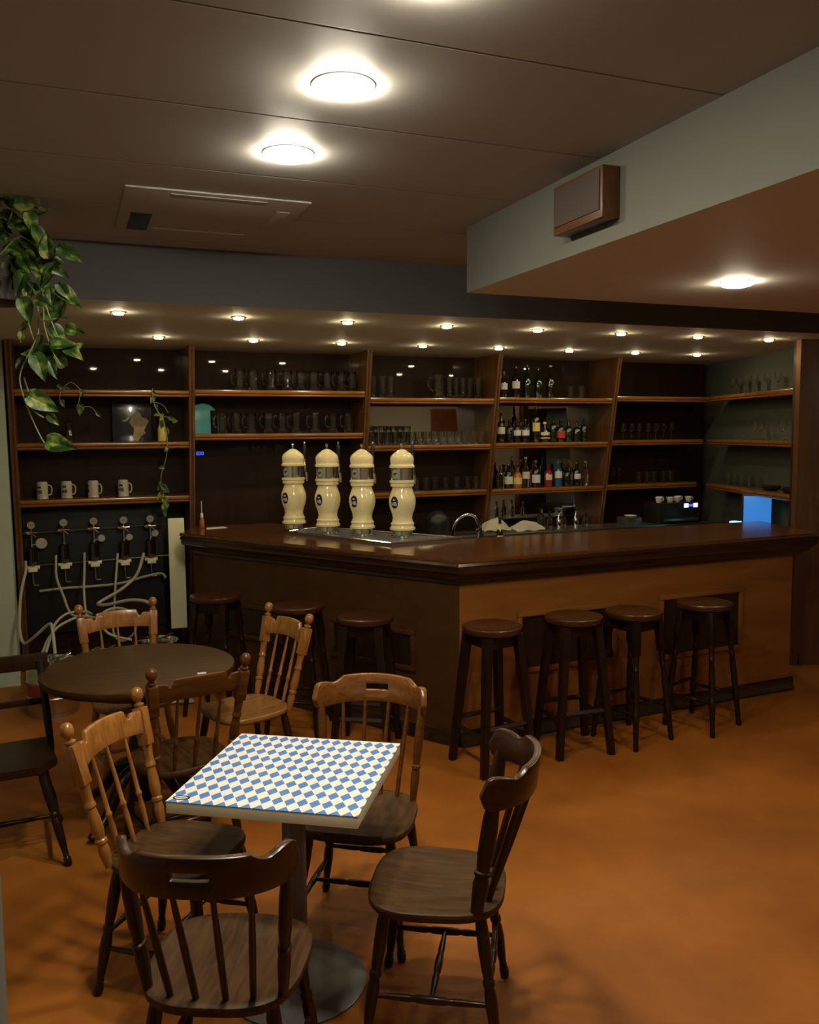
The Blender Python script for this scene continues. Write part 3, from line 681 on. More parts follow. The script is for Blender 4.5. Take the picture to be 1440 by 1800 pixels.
# coffee machine, cups, display
cm = thing('coffee_machine', 'black coffee machine with small lit display under the fifth bay', 'coffee machine', (5.47, 6.83, .985))
bm = NB(); box(bm, -.24, .24, -.14, .12, .0, .20, .01); obj('case', bm, 'black', cm)
bm = NB(); box(bm, -.20, .20, -.16, -.139, .02, .05, .004); obj('drip_grid', bm, 'steel', cm)
for x in (.04, .15):
    bm = NB(); box(bm, x, x + .05, -.146, -.141, .15, .19, .003); obj('display', bm, 'display', cm)
bm = NB(); box(bm, .095, .145, -.146, -.141, .158, .182, .002); obj('display_bar', bm, 'bluetext', cm)
cupm = None
for i, (x, y_, k) in enumerate([(5.27, 6.76, 0), (5.34, 6.84, 0), (5.40, 6.76, 0), (5.50, 6.78, 0), (5.57, 6.85, 0), (5.62, 6.76, 0)]):
    lab = 'small white cup on top of the coffee machine, %s' % nth(i, 6)
    if cupm is None:
        bm = NB(); lathe(bm, [(0, .02), (.004, .024), (.05, .036), (.05, .033), (.008, .02), (.008, 0)], seg=18, unit=True); tube(bm, [(.03, 0, .04), (.05, 0, .038), (.048, 0, .02), (.026, 0, .015)], .004, 6, 4)
        cupm = obj('coffee_cup', bm, 'white'); o = cupm
    else: o = cupm.copy(); C.objects.link(o)
    tag(o, lab, 'cup', 'cups on the coffee machine'); o.location = (x, y_, 1.1855)
# niche counter, screen
NE = Ls - .30
nc = thing('niche_counter', 'dark narrow counter along the angled niche', 'counter', (0, 0, 0))
bm = NB(); prism(bm, [tuple(side(.3, -.10, 0)[:2]), tuple(side(NE, -.02, 0)[:2]), tuple(side(NE, .285, 0)[:2]), tuple(side(.3, .285, 0)[:2])], .90, .985); obj('worktop', bm, 'panel_dark', nc)
bm = NB(); prism(bm, [tuple(side(.32, -.06, 0)[:2]), tuple(side(NE, .02, 0)[:2]), tuple(side(NE, .28, 0)[:2]), tuple(side(.32, .28, 0)[:2])], 0, .899); obj('cabinet', bm, 'panel_dark', nc)
ts = thing('till_screen', 'glowing blue till screen at the right end of the bar', 'screen', side(.98, .10, .985), math.radians(-62 + 90 - 70))
bm = NB(); box(bm, -.13, .13, -.01, .014, .02, .32, .006); lathe(bm, [(0, .07), (.012, .07), (.02, .02), (.03, .02)], seg=16, unit=True); obj('housing', bm, 'black', ts)
bm = NB(); box(bm, -.115, .115, -.0150, -.0105, .035, .30, .001); obj('screen', bm, 'blue', ts)
kb = thing('till_keypad', 'lit cyan keypad in front of the blue screen', 'keypad', side(.80, -.04, .986), .2)
bm = NB(); box(bm, -.09, .09, -.05, .05, 0, .03, .006); obj('base', bm, 'wlabel', kb)
bm = NB(); box(bm, .01, .08, -.045, .045, .031, .055, .004); obj('lit_key', bm, 'cyan', kb)
bm = NB(); box(bm, -.09, .07, -.07, .07, 0, .004); tag(obj('paper_sheet', bm, 'white', loc=side(.60, -.02, .986)), 'pale paper lying left of the lit keypad', 'paper')

# ------------------------------------------------------------------ things on the bar left end
gb = thing('glue_bottle', 'slim orange bottle with white cap and stick on the bar left end', 'bottle', (.985, 6.86, 1.141))
bm = NB(); lathe(bm, [(0, .017), (.003, .019), (.06, .018), (.075, .010), (.08, .010)], seg=16, unit=True); obj('body', bm, 'orangebox', gb)
bm = NB(); lathe(bm, [(.0805, .011), (.115, .011), (.118, .004)], seg=14, unit=True); obj('cap', bm, 'white', gb)
bm = NB(); lathe(bm, [(.1185, .003), (.21, .003)], seg=8, unit=True); obj('stick', bm, 'plastic', gb)
bm = NB(); prism(bm, [(-.08, -.06), (.09, -.02), (.07, .07), (-.06, .05)], 0, .002); tag(obj('paper_note', bm, 'white', loc=(1.08, 6.80, 1.1405)), 'white paper note lying on the bar left end', 'paper')
bm = NB(); box(bm, -.062, .062, -.012, .012, 0, .88, .005); 
hp = obj('plastic_board', bm, 'plastic', loc=(.80, 6.98, .335)); tag(hp, 'narrow white plastic panel standing upright left of the bar end', 'panel')

# picture, goblet and added reflection shapes in left bays
pc = thing('picture', 'dark glossy night picture with crescent moon and golden trees', 'picture', (.52, 7.33, 1.818))
bm = NB(); box(bm, -.15, .15, -.006, .006, 0, .34, .002); obj('print', bm, 'nightblue', pc)
bm = NB(); n = 12
o_ = [bm.verts.new((-.06 + .05 * math.cos(a), -.0075, .22 + .06 * math.sin(a))) for a in [math.radians(-100 + 130 * k / n) for k in range(n + 1)]]
i_ = [bm.verts.new((-.07 + .05 * math.cos(a), -.0075, .228 + .056 * math.sin(a))) for a in [math.radians(-100 + 130 * k / n) for k in range(n + 1)]]
for k in range(n): bm.faces.new((o_[k], o_[k + 1], i_[k + 1], i_[k]))
obj('crescent', bm, 'label', pc)
bm = NB(); c0 = bm.verts.new((.06, -.0075, .12)); rg = [bm.verts.new((.055 + (.06 + .02 * math.sin(5 * a)) * math.cos(a), -.0075, .13 + (.11 + .03 * math.cos(3 * a)) * math.sin(a))) for a in [2 * PI * k / 24 for k in range(24)]]
for k in range(24): bm.faces.new((c0, rg[k], rg[(k + 1) % 24]))
obj('golden_foliage', bm, 'gold', pc)
bm = NB(); lathe(bm, [(0, .03), (.004, .034), (.10, .034), (.14, .02), (.20, .016), (.22, .02), (.221, 0)], seg=18, unit=True)
tag(obj('yellow_reflection', bm, 'ylabel', loc=(.745, 7.25, 1.8178)), 'slim yellow shape added for a reflection, middle shelf of the left bay, behind the vine', 'reflection')  # solid shape added in place of a yellow reflection in the back panel
bm = NB(); lathe(bm, [(0, .028), (.01, .034), (.07, .03), (.11, .018), (.15, .03), (.152, .026), (.11, .014), (.02, 0)], seg=18, unit=True)
tag(obj('dark_goblet', bm, 'bglass', loc=(.045, 7.16, 1.8178)), 'dark glass goblet on the middle shelf of the left bay', 'goblet')
sg = thing('teal_reflection', 'teal lamp-shaped glow added for a reflection at the left of the mug shelf', 'reflection_glow', (1.085, 7.32, 1.8778))  # solid glowing shape added in place of a reflection, no lamp here
bm = NB(); box(bm, -.07, .06, -.008, .008, 0, .19, .004); obj('reflection_body', bm, 'teal', sg)
bm = NB(); lathe(bm, [(.191, .10), (.20, .098), (.235, .06), (.25, 0)], seg=20, unit=True, sy=.3); obj('reflection_cap', bm, 'teal', sg)
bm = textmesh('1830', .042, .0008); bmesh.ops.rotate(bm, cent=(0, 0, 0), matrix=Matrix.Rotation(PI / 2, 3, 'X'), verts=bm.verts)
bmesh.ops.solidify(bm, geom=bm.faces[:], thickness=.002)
tag(obj('blue_digit_reflection', bm, 'bluetext', loc=(1.055, 7.413, 1.71), smooth=False), 'blue glowing digits added for a reflection, low in the mug bay', 'reflection_glow')  # glowing letters added in place of reflected blue neon

# ------------------------------------------------------------------ gas board with regulators
bd = thing('gas_board', 'black wall board under the left bay carrying gas fittings', 'board', (.22, 7.36, .30))
bm = NB(); box(bm, -.54, .54, 0, .03, 0, 1.0, .003); obj('board', bm, 'blackboard', bd)
def bx_(px, py): return (-.26 + (px - 53) * .0042, 1.18 - (py - 925) * .00445 + (px - 53) * (-.00013))
def regulator(label, px, py, second):
    X, Z = bx_(px, py); t = thing('gas_regulator', label, 'gas regulator', (X, 7.28, Z), 0, 'gas regulators on the black board')
    bm = NB(); lathe(bm, [(0, .030), (.004, .032), (.022, .032), (.024, .030)], (0, .012, 0), (0, -1, 0), 22, True); g = obj('gauge_case', bm, 'chrome', t)
    bm = NB(); lathe(bm, [(.0245, .027), (.0255, .027)], (0, .012, 0), (0, -1, 0), 22, True); obj('gauge_dial', bm, 'gauge', g)
    bm = NB(); box(bm, -.012, .012, -.0165, -.0145, -.001, .002); obj('gauge_needle', bm, 'black', g)
    bm = NB(); lathe(bm, [(0, .016), (.02, .022), (.05, .022), (.055, .012), (.09, .012)], (-.045, .01, -.06), (1, .01, -.06), 14, True); lathe(bm, [(0, .008), (.05, .008)], (0, .01, -.02), (0, .01, -1), 10, True)
    lathe(bm, [(0, .006), (.05, .004)], (0, -.01, -.06), (.7, -.3, -.75), 8, True); obj('valve', bm, 'chrome', t)
    bm = NB(); tube(bm, [(0, .01, -.08), (0, .01, -.19)], .007, 8, 0); lathe(bm, [(0, .012), (.02, .012)], (0, .01, -.155), (0, .01, -1), 10, True); obj('pipe', bm, 'steel', t)
    bm = NB(); lathe(bm, [(0, .03), (.01, .038), (.12, .038), (.13, .03), (.15, .022)], (0, .01, -.17), (0, .01, -1), 18, True); obj('filter_bowl', bm, 'bglass', t)
    bm = NB(); box(bm, -.034, .034, -.035, .035, -.365, -.33, .006); lathe(bm, [(0, .014), (.10, .014)], (-.05, .01, -.335), (1, .01, -.335), 10, True); obj('connector', bm, 'plastic', t)
    bm = NB(); tube(bm, [(0, .01, -.36), (0, .01, -.46), (.015, .01, -.475), (.04, .01, -.475)], .007, 8, 2); obj('lower_pipe', bm, 'steel', t)
    if second:
        s, (gx, gz) = second; bm = NB(); lathe(bm, [(0, s * .95), (.02, s)], (gx, .01, gz), (gx, -1, gz), 20, True); lathe(bm, [(.0202, s * .86), (.021, s * .86)], (gx, .01, gz), (gx, -1, gz), 20, True)
        tube(bm, [(0, .01, -.16), (gx, .01, gz)], .006, 8, 0); obj('side_gauge', bm, 'gauge', t)
    return t
regs = [(53, 925, (.042, (.07, -.145))), (109, 921, None), (162, 919, (.028, (.055, -.14))), (216, 918, (.026, (.04, -.14))), (265, 916, (.028, (.035, -.12)))]
for i, (px, py, s) in enumerate(regs):
    regulator('%s regulator with round pressure gauge on the black board%s' % (('leftmost', 'second', 'middle', 'fourth', 'rightmost')[i], (' and large grey side dial', ' without side dial', ' with small side dial', ' with small side dial', ' by the board edge')[i]), px, py, s)
bm = NB()
for (py0, py1) in ((940, 926), (998, 985)):
    x0, z0 = bx_(38, py0); x1, z1 = bx_(300, py1); tube(bm, [(x0, 7.30, z0), (x1, 7.30, z1)], .004, 8, 0)
tag(obj('gas_pipe', bm, 'steel'), 'two thin steel gas pipes running across the black board', 'pipe')
hoses = [('thick translucent hose looping low at the far left of the board', .011, [(-.31, 7.27, .90), (-.31, 7.2, 0.83), (-.34, 7.05, 0.7), (-.35, 6.8, 0.53), (-.34, 6.7, 0.43), (-.31, 6.62, 0.4), (-.24, 6.5, 0.47), (-.14, 6.4, 0.57), (-0.12, 6.3, 0.53), (-0.11, 6.22, 0.40)]),
 ('translucent hose dropping from the second regulator to the nearer keg', .009, [(-0.09, 7.27, 0.93), (-0.09, 7.09, 0.79), (-0.05, 6.98, 0.67), (0.01, 6.87, 0.53), (0.14, 6.76, 0.54), (0.1, 6.64, 0.59), (-0.02, 6.53, 0.61), (-0.1, 6.42, 0.57), (-0.13, 6.31, 0.51), (-0.17, 6.24, 0.40)]),
 ('translucent hose dropping from the middle regulator and curling left', .009, [(0.12, 7.27, 0.94), (0.11, 7.08, 0.8), (0.1, 6.95, 0.69), (0.11, 6.82, 0.53), (0.16, 6.7, 0.53), (0.06, 6.58, 0.57), (-0.08, 6.45, 0.54), (-0.15, 6.34, 0.48), (-0.19, 6.28, 0.40)]),
 ('translucent hose dropping from the fourth regulator into a round loop', .009, [(0.37, 7.27, 0.92), (0.34, 7.11, 0.73), (0.32, 7.02, 0.57), (0.30, 6.94, 0.36), (0.36, 6.85, 0.30), (0.45, 6.76, 0.39), (0.43, 6.68, 0.54), (0.31, 6.59, 0.61), (0.20, 6.5, 0.58), (.24, 6.45, .46), (.40, 6.42, .40)]),
 ('pale hose with sharp bend coming down from the rightmost regulator', .012, [(0.57, 7.27, 0.91), (0.5, 7.1, 0.77), (0.38, 7.0, 0.68), (0.215, 6.92, 0.605), (0.20, 6.88, 0.59), (0.26, 6.8, 0.60), (0.42, 6.7, 0.64), (0.54, 6.6, 0.63), (0.58, 6.53, 0.56), (0.55, 6.47, 0.42)]),
 ('pale drain hose running level across the lower black board', .010, [(-0.22, 7.27, 0.66), (-0.03, 7.27, 0.67), (0.18, 7.27, 0.67), (0.39, 7.27, 0.68), (0.57, 7.27, 0.72), (0.7, 7.25, 0.74), (0.73, 7.2, 0.71)])]
for lab, r, pts in hoses:
    bm = NB(); tube(bm, pts, r, 8, 6); tag(obj('beer_hose', bm, 'tube'), lab, 'hose', 'beer hoses')
def keg(label, loc, r, h, band, coupler=True):
    t = thing('beer_keg', label, 'keg', loc, 0, 'steel beer kegs')
    bm = NB(); lathe(bm, [(0, r * .9), (.0, r * .96), (.03, r * .96), (.035, r), (h * .35, r), (h * .37, r * 1.03), (h * .39, r), (h * .65, r), (h * .67, r * 1.03), (h * .69, r), (h - .05, r), (h - .02, r * .9), (h - .02, r * .86), (h - .045, r * .82), (h - .05, 0)], seg=36, unit=True); obj('shell', bm, 'kegsteel', t)
    bm = NB(); lathe(bm, [(h - .02, r * .9), (h, r * .93), (h + .008, r * .95), (h + .01, r * .9), (h, r * .88), (h - .015, r * .87)], seg=36, unit=True); obj('rim', bm, 'chrome', t)
    if band: bm = NB(); lathe(bm, [(h * .40, r + .001), (h * .41, r + .004), (h * .63, r + .004), (h * .64, r + .001)], seg=36, unit=True); obj('red_band', bm, 'kegred', t)
    bm = NB(); lathe(bm, [(h - .05, .035), (h - .02, .035), (h - .015, .02), (h + .05, .02), (h + .055, 0)], seg=16, unit=True); tube(bm, [(0, 0, h + .02), (.06, -.02, h + .03), (.12, -.03, h + .06)], .008, 8, 3); obj('coupler', bm, 'chrome', t)
keg('steel keg with red band standing at the left under the hoses', (-.13, 6.22, 0), .165, .35, True)
keg('steel keg right of the red banded one, behind the round table', (.57, 6.48, 0), .17, .36, False)
keg('steel keg standing between the other two, half hidden by the round table', (.17, 6.52, 0), .14, .30, False)
bm = cloth_mesh(.5, .26, .04, 5); tag(obj('plastic_sheet', bm, 'plastic', loc=(.52, 6.15, .0)), 'crumpled pale plastic sheet on the floor before the kegs', 'plastic sheet')

# ------------------------------------------------------------------ furniture
def superring(t, w_, d_, n=3.2):
    c, s = math.cos(t), math.sin(t)
    k = (abs(c) ** n + abs(s) ** n) ** (-1 / n); x, y_ = c * k, s * k
    ww = w_ * (1 + .05 * y_)            # a little wider at the front
    return x * ww, y_ * d_
def seat_mesh(w_=.205, d_=.205, z=.45, th=.034, dish=.014):
    bm = NB(); N = 48; prev = None; rings = []
    spec = [(0.15, 'd'), (.35, 'd'), (.55, 'd'), (.75, 'd'), (.88, 'd'), (.955, 't'), (.99, -.005), (1.0, -.012), (.995, -.022), (.96, -th + .003), (.9, -th), (.5, -th)]
    def pz(k, t):
        r = k; x, y_ = superring(t, 1, 1); x *= r; y_ *= r
        return -dish * (1 - r ** 2.2) * (1 - .35 * math.exp(-(x / .22) ** 2) * (1 if y_ > -.1 else .4)) + (.004 if y_ > .6 else 0) * math.cos(x * 2.2)
    c = bm.verts.new((0, 0, z - dish * .7)); cb = bm.verts.new((0, 0, z - th))
    for k, mode in spec:
        ring = []
        for i in range(N):
            t = 2 * PI * i / N; x, y_ = superring(t, w_ * k, d_ * k)
            ring.append(bm.verts.new((x, y_, z + (pz(k, t) if mode in ('d', 't') else mode))))
        rings.append(ring)
    for i in range(N): bm.faces.new((c, rings[0][i], rings[0][(i + 1) % N])); bm.faces.new((cb, rings[-1][(i + 1) % N], rings[-1][i]))
    for a, b in zip(rings, rings[1:]):
        for i in range(N): bm.faces.new((a[i], a[(i + 1) % N], b[(i + 1) % N], b[i]))
    return bm
LEG = [(0, .011), (.015, .015), (.05, .0165), (.085, .015), (.10, .0105), (.115, .014), (.13, .0115), (.22, .0155), (.38, .0195), (.46, .018), (.50, .014), (.515, .0185), (.545, .0185), (.56, .014), (.60, .0165), (.75, .020), (.9, .0195), (1, .016)]
STR = [(0, .007), (.08, .008), (.3, .0115), (.36, .009), (.38, .012), (.5, .0135), (.62, .012), (.64, .009), (.70, .0115), (.92, .008), (1, .007)]
SPN = [(0, .0065), (.1, .0085), (.28, .0105), (.38, .008), (.395, .0115), (.42, .0115), (.435, .008), (.6, .0085), (.8, .007), (1, .0055)]
def under(t, m, hx=.15, hy=.14, fx=.2, fy=.205):
    feet = {}
    for sx in (-1, 1):
        for sy in (-1, 1):
            a = Vector((sx * fx, sy * fy, 0)); b = Vector((sx * hx, sy * hy, .425)); feet[sx, sy] = (a, b)
            bm = NB(); lathe(bm, LEG, a, b, 14); obj('leg', bm, m, t)
    def at(k, z): a, b = feet[k]; return a.lerp(b, z / .425)
    mids = []
    for sx in (-1, 1):
        p, q = at((sx, -1), .16), at((sx, 1), .16); bm = NB(); lathe(bm, STR, p, q, 10); obj('stretcher', bm, m, t); mids.append((p + q) / 2)
    bm = NB(); lathe(bm, STR, mids[0], mids[1], 10); obj('stretcher', bm, m, t)
    bm = NB(); lathe(bm, STR, at((-1, -1), .21), at((1, -1), .21), 10); obj('stretcher', bm, m, t)
def crest_mesh(half, top, bot, path, th=.02, slot=None, N=44, lean=.0):
    """curved rail: top(u), bot(u) heights, path(u)->(x,y); slot (u0,u1,z0,z1)"""
    bm = NB(); us = [-1 + 2 * i / N for i in range(N + 1)]
    if slot:
        us = sorted(set(us) | {slot[0], slot[1]})
    def pt(u, z, s):
        x, y_ = path(u); x2, y2 = path(min(u + .01, 1.0)); x1, y1 = path(max(u - .01, -1.0)); d = Vector((x2 - x1, y2 - y1)).normalized()
        return Vector((x - d.y * s * th / 2, y_ + d.x * s * th / 2 - lean * (z - .78), z))
    V = {}
    def gv(i, k, s):
        key = (i, k, s)
        if key not in V:
            u = us[i]; b_, t_ = bot(u), top(u)
            zs = [b_, slot[2] if slot else b_ + (t_ - b_) * .33, slot[3] if slot else b_ + (t_ - b_) * .66, t_]
            if slot and abs(u) > .9: zs = [b_, b_ + (t_ - b_) * .33, b_ + (t_ - b_) * .66, t_]
            V[key] = bm.verts.new(pt(u, zs[k], s))
        return V[key]
    cells = set()
    for i in range(len(us) - 1):
        for k in range(3):
            if slot and k == 1 and us[i] >= slot[0] - 1e-6 and us[i + 1] <= slot[1] + 1e-6: continue
            cells.add((i, k))
    for i, k in cells:
        for s in (-1, 1): bm.faces.new((gv(i, k, s), gv(i + 1, k, s), gv(i + 1, k + 1, s), gv(i, k + 1, s)))
        for (di, dk, a, b) in ((-1, 0, (i, k), (i, k + 1)), (1, 0, (i + 1, k), (i + 1, k + 1)), (0, -1, (i, k), (i + 1, k)), (0, 1, (i, k + 1), (i + 1, k + 1))):
            if (i + di, k + dk) not in cells:
                bm.faces.new((gv(*a, -1), gv(*b, -1), gv(*b, 1), gv(*a, 1)))
    bmesh.ops.recalc_face_normals(bm, faces=bm.faces)
    es = [e for e in bm.edges if len(e.link_faces) == 2 and e.calc_face_angle(0) > .9]
    bmesh.ops.bevel(bm, geom=es, offset=.0045, segments=2, affect='EDGES', profile=.5)
    return bm
def finial_chair(label, loc, face, group, m='oak', seat='oak_seat', legs='oak'):
    rz = math.atan2(face[1], face[0]) - PI / 2
    t = thing('dining_chair', label, 'chair', (*loc, 0), rz, group)
    obj('seat', seat_mesh(), seat, t)
    under(t, legs)
    for sx in (-1, 1):
        p = Vector((sx * .165, -.165, .436)); q = Vector((sx * .205, -.278, .914)); d = (q - p).normalized(); L = (q - p).length
        bm = NB(); lathe(bm, [(0, .013), (.03, .0145), (.12, .0195), (.17, .0155), (.18, .0205), (.20, .0205), (.21, .0155), (.27, .0215), (.35, .0195), (.43, .0155), (.44, .020), (.46, .020), (.47, .0165), (.5, .0165), (.58, .0185), (.61, .021)], p, q, 16)
        mm, _ = frame(p, q); box(bm, -.021, .021, -.0225, .0225, L * .60, L * .885, .005, mm)
        lathe(bm, [(L * .885, .014), (L * .90, .019), (L * .91, .019), (L * .92, .010), (L * .93, .0095), (L * .94, .016), (L * .965, .0225), (L * .99, .0235), (L * 1.015, .021), (L * 1.035, .013), (L * 1.043, 0)], p, q, 18, True)
        obj('back_post', bm, m, t)
    def top(u):
        a = abs(u)
        if a < .60: return .872 + .005 * math.cos(u * PI / 1.2)
        if a < .76: return .856 - .020 * math.sin((a - .60) / .16 * PI) + .016 * max(0, 1 - (a - .60) / .04)
        return .854
    def bot(u): return .770 + .012 * (1 - u * u)
    obj('crest_rail', crest_mesh(.19, top, bot, lambda u: (.186 * u, -.238 - .035 * (1 - u * u)), .018, None, 40, .22), m, t)
    for x in (-.095, 0, .095):
        bm = NB(); lathe(bm, SPN, (x * .92, -.172, .438), (x, -.264 - .01 * (1 - abs(x) / .1), .787), 10); obj('spindle', bm, m, t)
    return t
def scroll_chair(label, loc, face, group, cm_='dark_crest', pm_='dark'):
    rz = math.atan2(face[1], face[0]) - PI / 2
    t = thing('captain_chair', label, 'chair', (*loc, 0), rz, group)
    obj('seat', seat_mesh(.215, .215, .45, .036, .016), 'dark_seat', t)
    under(t, 'dark', .15, .145, .205, .205)
    def path(u): return (.222 * math.sin(u * 1.25) / math.sin(1.25), -.30 + .155 * abs(u) ** 2.2)
    def top(u):
        a = abs(u)
        if a < .50: return .886 + .006 * math.cos(u * PI)
        if a < .66: return .886 - .022 * math.sin((a - .50) / .16 * PI / 2)
        if a < .90: return .864 + .014 * math.sin((a - .66) / .24 * PI / 2)
        return .878 - .05 * (1 - math.sqrt(max(0, 1 - ((a - .90) / .10) ** 2)))
    def bot(u):
        a = abs(u)
        if a < .86: return .783 - .008 * a
        return .776 + .042 * (1 - math.sqrt(max(0, 1 - ((a - .86) / .14) ** 2)))
    obj('crest_rail', crest_mesh(.22, top, bot, path, .024, (-.165, .165, .828, .852), 48, .12), cm_, t)
    for sx in (-1, 1):
        x, y_ = path(sx * .86); bm = NB()
        lathe(bm, [(0, .016), (.1, .018), (.28, .022), (.35, .017), (.36, .022), (.39, .022), (.40, .017), (.55, .022), (.8, .022), (1, .016)], (sx * .178, -.135, .438), (x, y_, .803), 14, sx=.8, sy=1.15); obj('back_post', bm, pm_, t)
    for u in (-.5, -.17, .17, .5):
        x, y_ = path(u); bm = NB()
        lathe(bm, [(0, .009), (.1, .010), (.5, .0105), (.9, .008), (1, .007)], (x * .78, -.175 + .02 * abs(u), .438), (x, y_ + .0, .798), 10, sx=.9, sy=1.1); obj('spindle', bm, pm_, t)
    return t
G1, G2 = 'dark scroll-backed chairs at the checked table', 'light oak chairs with ball finials'
scroll_chair('dark wooden scroll-backed chair nearest the camera, seen from behind', (.365, 2.27), (.43, .90), G1)
scroll_chair('dark wooden scroll-backed chair right of the checked table, turned sideways', (1.06, 2.43), (-.86, .51), G1)
scroll_chair('scroll-backed chair with hand slot on the far side of the checked table', (.985, 3.0), (-.55, -.83), G1, 'amber_crest', 'mid')
finial_chair('oak ball-finial chair left of the checked table, facing it', (.315, 2.975), (.8, -.6), G2, 'oak', 'dark_seat', 'dark')
finial_chair('oak ball-finial chair seen from behind, before the round table', (.43, 3.87), (-.22, .97), G2, 'mid', 'dark_seat', 'dark')
finial_chair('pale oak chair with ball finials at the right side of the round table', (.83, 4.43), (-.95, -.31), G2, 'oak', 'oak_seat', 'dark')
finial_chair('pale oak chair with ball finials behind the round table, facing the camera', (.29, 4.84), (.17, -.98), G2, 'oak', 'oak_seat', 'oak')
# slab chair at left edge
t = thing('slab_back_chair', 'dark wooden chair with straight plank back at the left edge', 'chair', (-.33, 4.13, 0), PI + .08)
bm = NB(); prism(bm, [(-.22, -.2), (.22, -.2), (.24, .12), (.17, .21), (-.17, .21), (-.24, .12)], .415, .45); bmesh.ops.bevel(bm, geom=bm.edges[:], offset=.006, segments=2, affect='EDGES'); obj('seat', bm, 'dark', t)
for sx in (-1, 1):
    bm = NB(); p, q = Vector((sx * .235, -.15, .36)), Vector((sx * .205, -.27, .80)); mm, L = frame(p, q)
    lathe(bm, [(0, .008), (.1, .014), (.35, .018), (1, .018)], p, q, 10); obj('back_post', bm, 'stool', t)
    for sy in (-1, 1):
        bm = NB(); lathe(bm, LEG, (sx * .26, sy * .24, 0), (sx * .17, sy * .14, .416), 12); obj('leg', bm, 'stool', t)
    bm = NB(); lathe(bm, STR, (sx * .235, -.20, .14), (sx * .235, .20, .14), 10); obj('stretcher', bm, 'stool', t)
bm = NB(); lathe(bm, STR, (-.235, 0, .14), (.235, 0, .14), 10); obj('stretcher', bm, 'stool', t)
bm = NB(); box(bm, -.24, .24, -.295, -.265, .76, .835, .006); obj('crest_plank', bm, 'dark', t)
bm = NB(); box(bm, -.21, .21, -.245, -.225, .60, .63, .004); obj('lower_rail', bm, 'dark', t)

# round table
rt = thing('round_table', 'round dark brown wooden table before the keg corner', 'table', (.30, 4.33, 0))
bm = NB(); lathe(bm, [(.702, 0), (.702, .435), (.708, .447), (.728, .457), (.744, .455), (.75, .443), (.75, 0)], seg=64, unit=True); obj('tabletop', bm, 'table_brown', rt)
bm = NB(); lathe(bm, [(.64, .0), (.64, .26), (.701, .30), (.701, 0)], seg=40, unit=True); obj('apron', bm, 'panel_dark', rt)
bm = NB(); lathe(bm, [(.08, .05), (.10, .06), (.2, .045), (.3, .07), (.4, .06), (.45, .035), (.6, .05), (.639, .07)], seg=24, unit=True); obj('column', bm, 'stool', rt)
for k in range(4):
    a = PI / 4 + k * PI / 2; d = Vector((math.cos(a), math.sin(a), 0)); bm = NB()
    tube(bm, [d * .03 + Vector((0, 0, .26)), d * .15 + Vector((0, 0, .22)), d * .26 + Vector((0, 0, .09)), d * .36 + Vector((0, 0, .028))], lambda s: .034 - .012 * s, 10, 5); obj('leg', bm, 'stool', rt)
bm = NB(); prism(bm, [(-.02, -.01), (.02, -.012), (.022, .01), (-.018, .012)], 0, .003); tag(obj('paper_scrap', bm, 'white', loc=(.56, 4.06, .7505)), 'tiny white paper scrap on the round brown table', 'paper')

# square checked table
ta = math.radians(-33.02)
tt = thing('square_table', 'square cafe table with blue and white lozenge top', 'table', (.668, 2.748, 0), ta)
bm = NB(); box(bm, -.304, .304, -.304, .304, .712, .7475, .001); obj('table_slab', bm, 'table_edge', tt)
bm = NB(); box(bm, -.305, .305, -.305, .305, .7478, .75, 0); obj('printed_top', bm, 'tabletop', tt, smooth=False)
bm = NB()
ring = []
for k in range(36):
    a = 2 * PI * k / 36; ring.append([bm.verts.new((-.268 + (.028 - s) * math.cos(a), -.272 + (.017 - s) * math.sin(a), .7503)) for s in (0, .006)])
for k in range(36): a, b = ring[k], ring[(k + 1) % 36]; bm.faces.new((a[0], b[0], b[1], a[1]))
lg = obj('oval_logo_ring', bm, 'ink', tt, smooth=False)
bm = NB(); c = bm.verts.new((-.268, -.272, .75025)); rg = [bm.verts.new((-.268 + .0246 * math.cos(2 * PI * k / 36), -.272 + .0136 * math.sin(2 * PI * k / 36), .75025)) for k in range(36)]
for k in range(36): bm.faces.new((c, rg[k], rg[(k + 1) % 36]))
obj('oval_logo_field', bm, 'white', tt, smooth=False)
bm = NB()
for k in range(9):      # tiny unreadable script inside the oval
    x = -.287 + .0045 * k; h_ = .004 + .002 * ((k * 7) % 3 - 1); 
    v = [bm.verts.new((x, -.2755 - h_ * .4, .7504)), bm.verts.new((x + .003, -.2755 - h_ * .4, .7504)), bm.verts.new((x + .0042, -.272 + h_ * .5, .7504)), bm.verts.new((x + .0012, -.272 + h_ * .5, .7504))]; bm.faces.new(v)
obj('logo_script', bm, 'ink', tt, smooth=False)
bm = NB(); lathe(bm, [(.030, .040), (.70, .040)], seg=32, unit=True); obj('column', bm, 'table_metal', tt)
bm = NB(); lathe(bm, [(0, .235), (.008, .238), (.014, .225), (.03, .12), (.036, .05), (.037, 0)], seg=56, unit=True); obj('base_plate', bm, 'table_metal', tt)
bm = NB(); box(bm, -.16, .16, -.025, .025, .695, .711, .002); box(bm, -.025, .025, -.16, .16, .695, .711, .002); obj('top_bracket', bm, 'table_metal', tt)

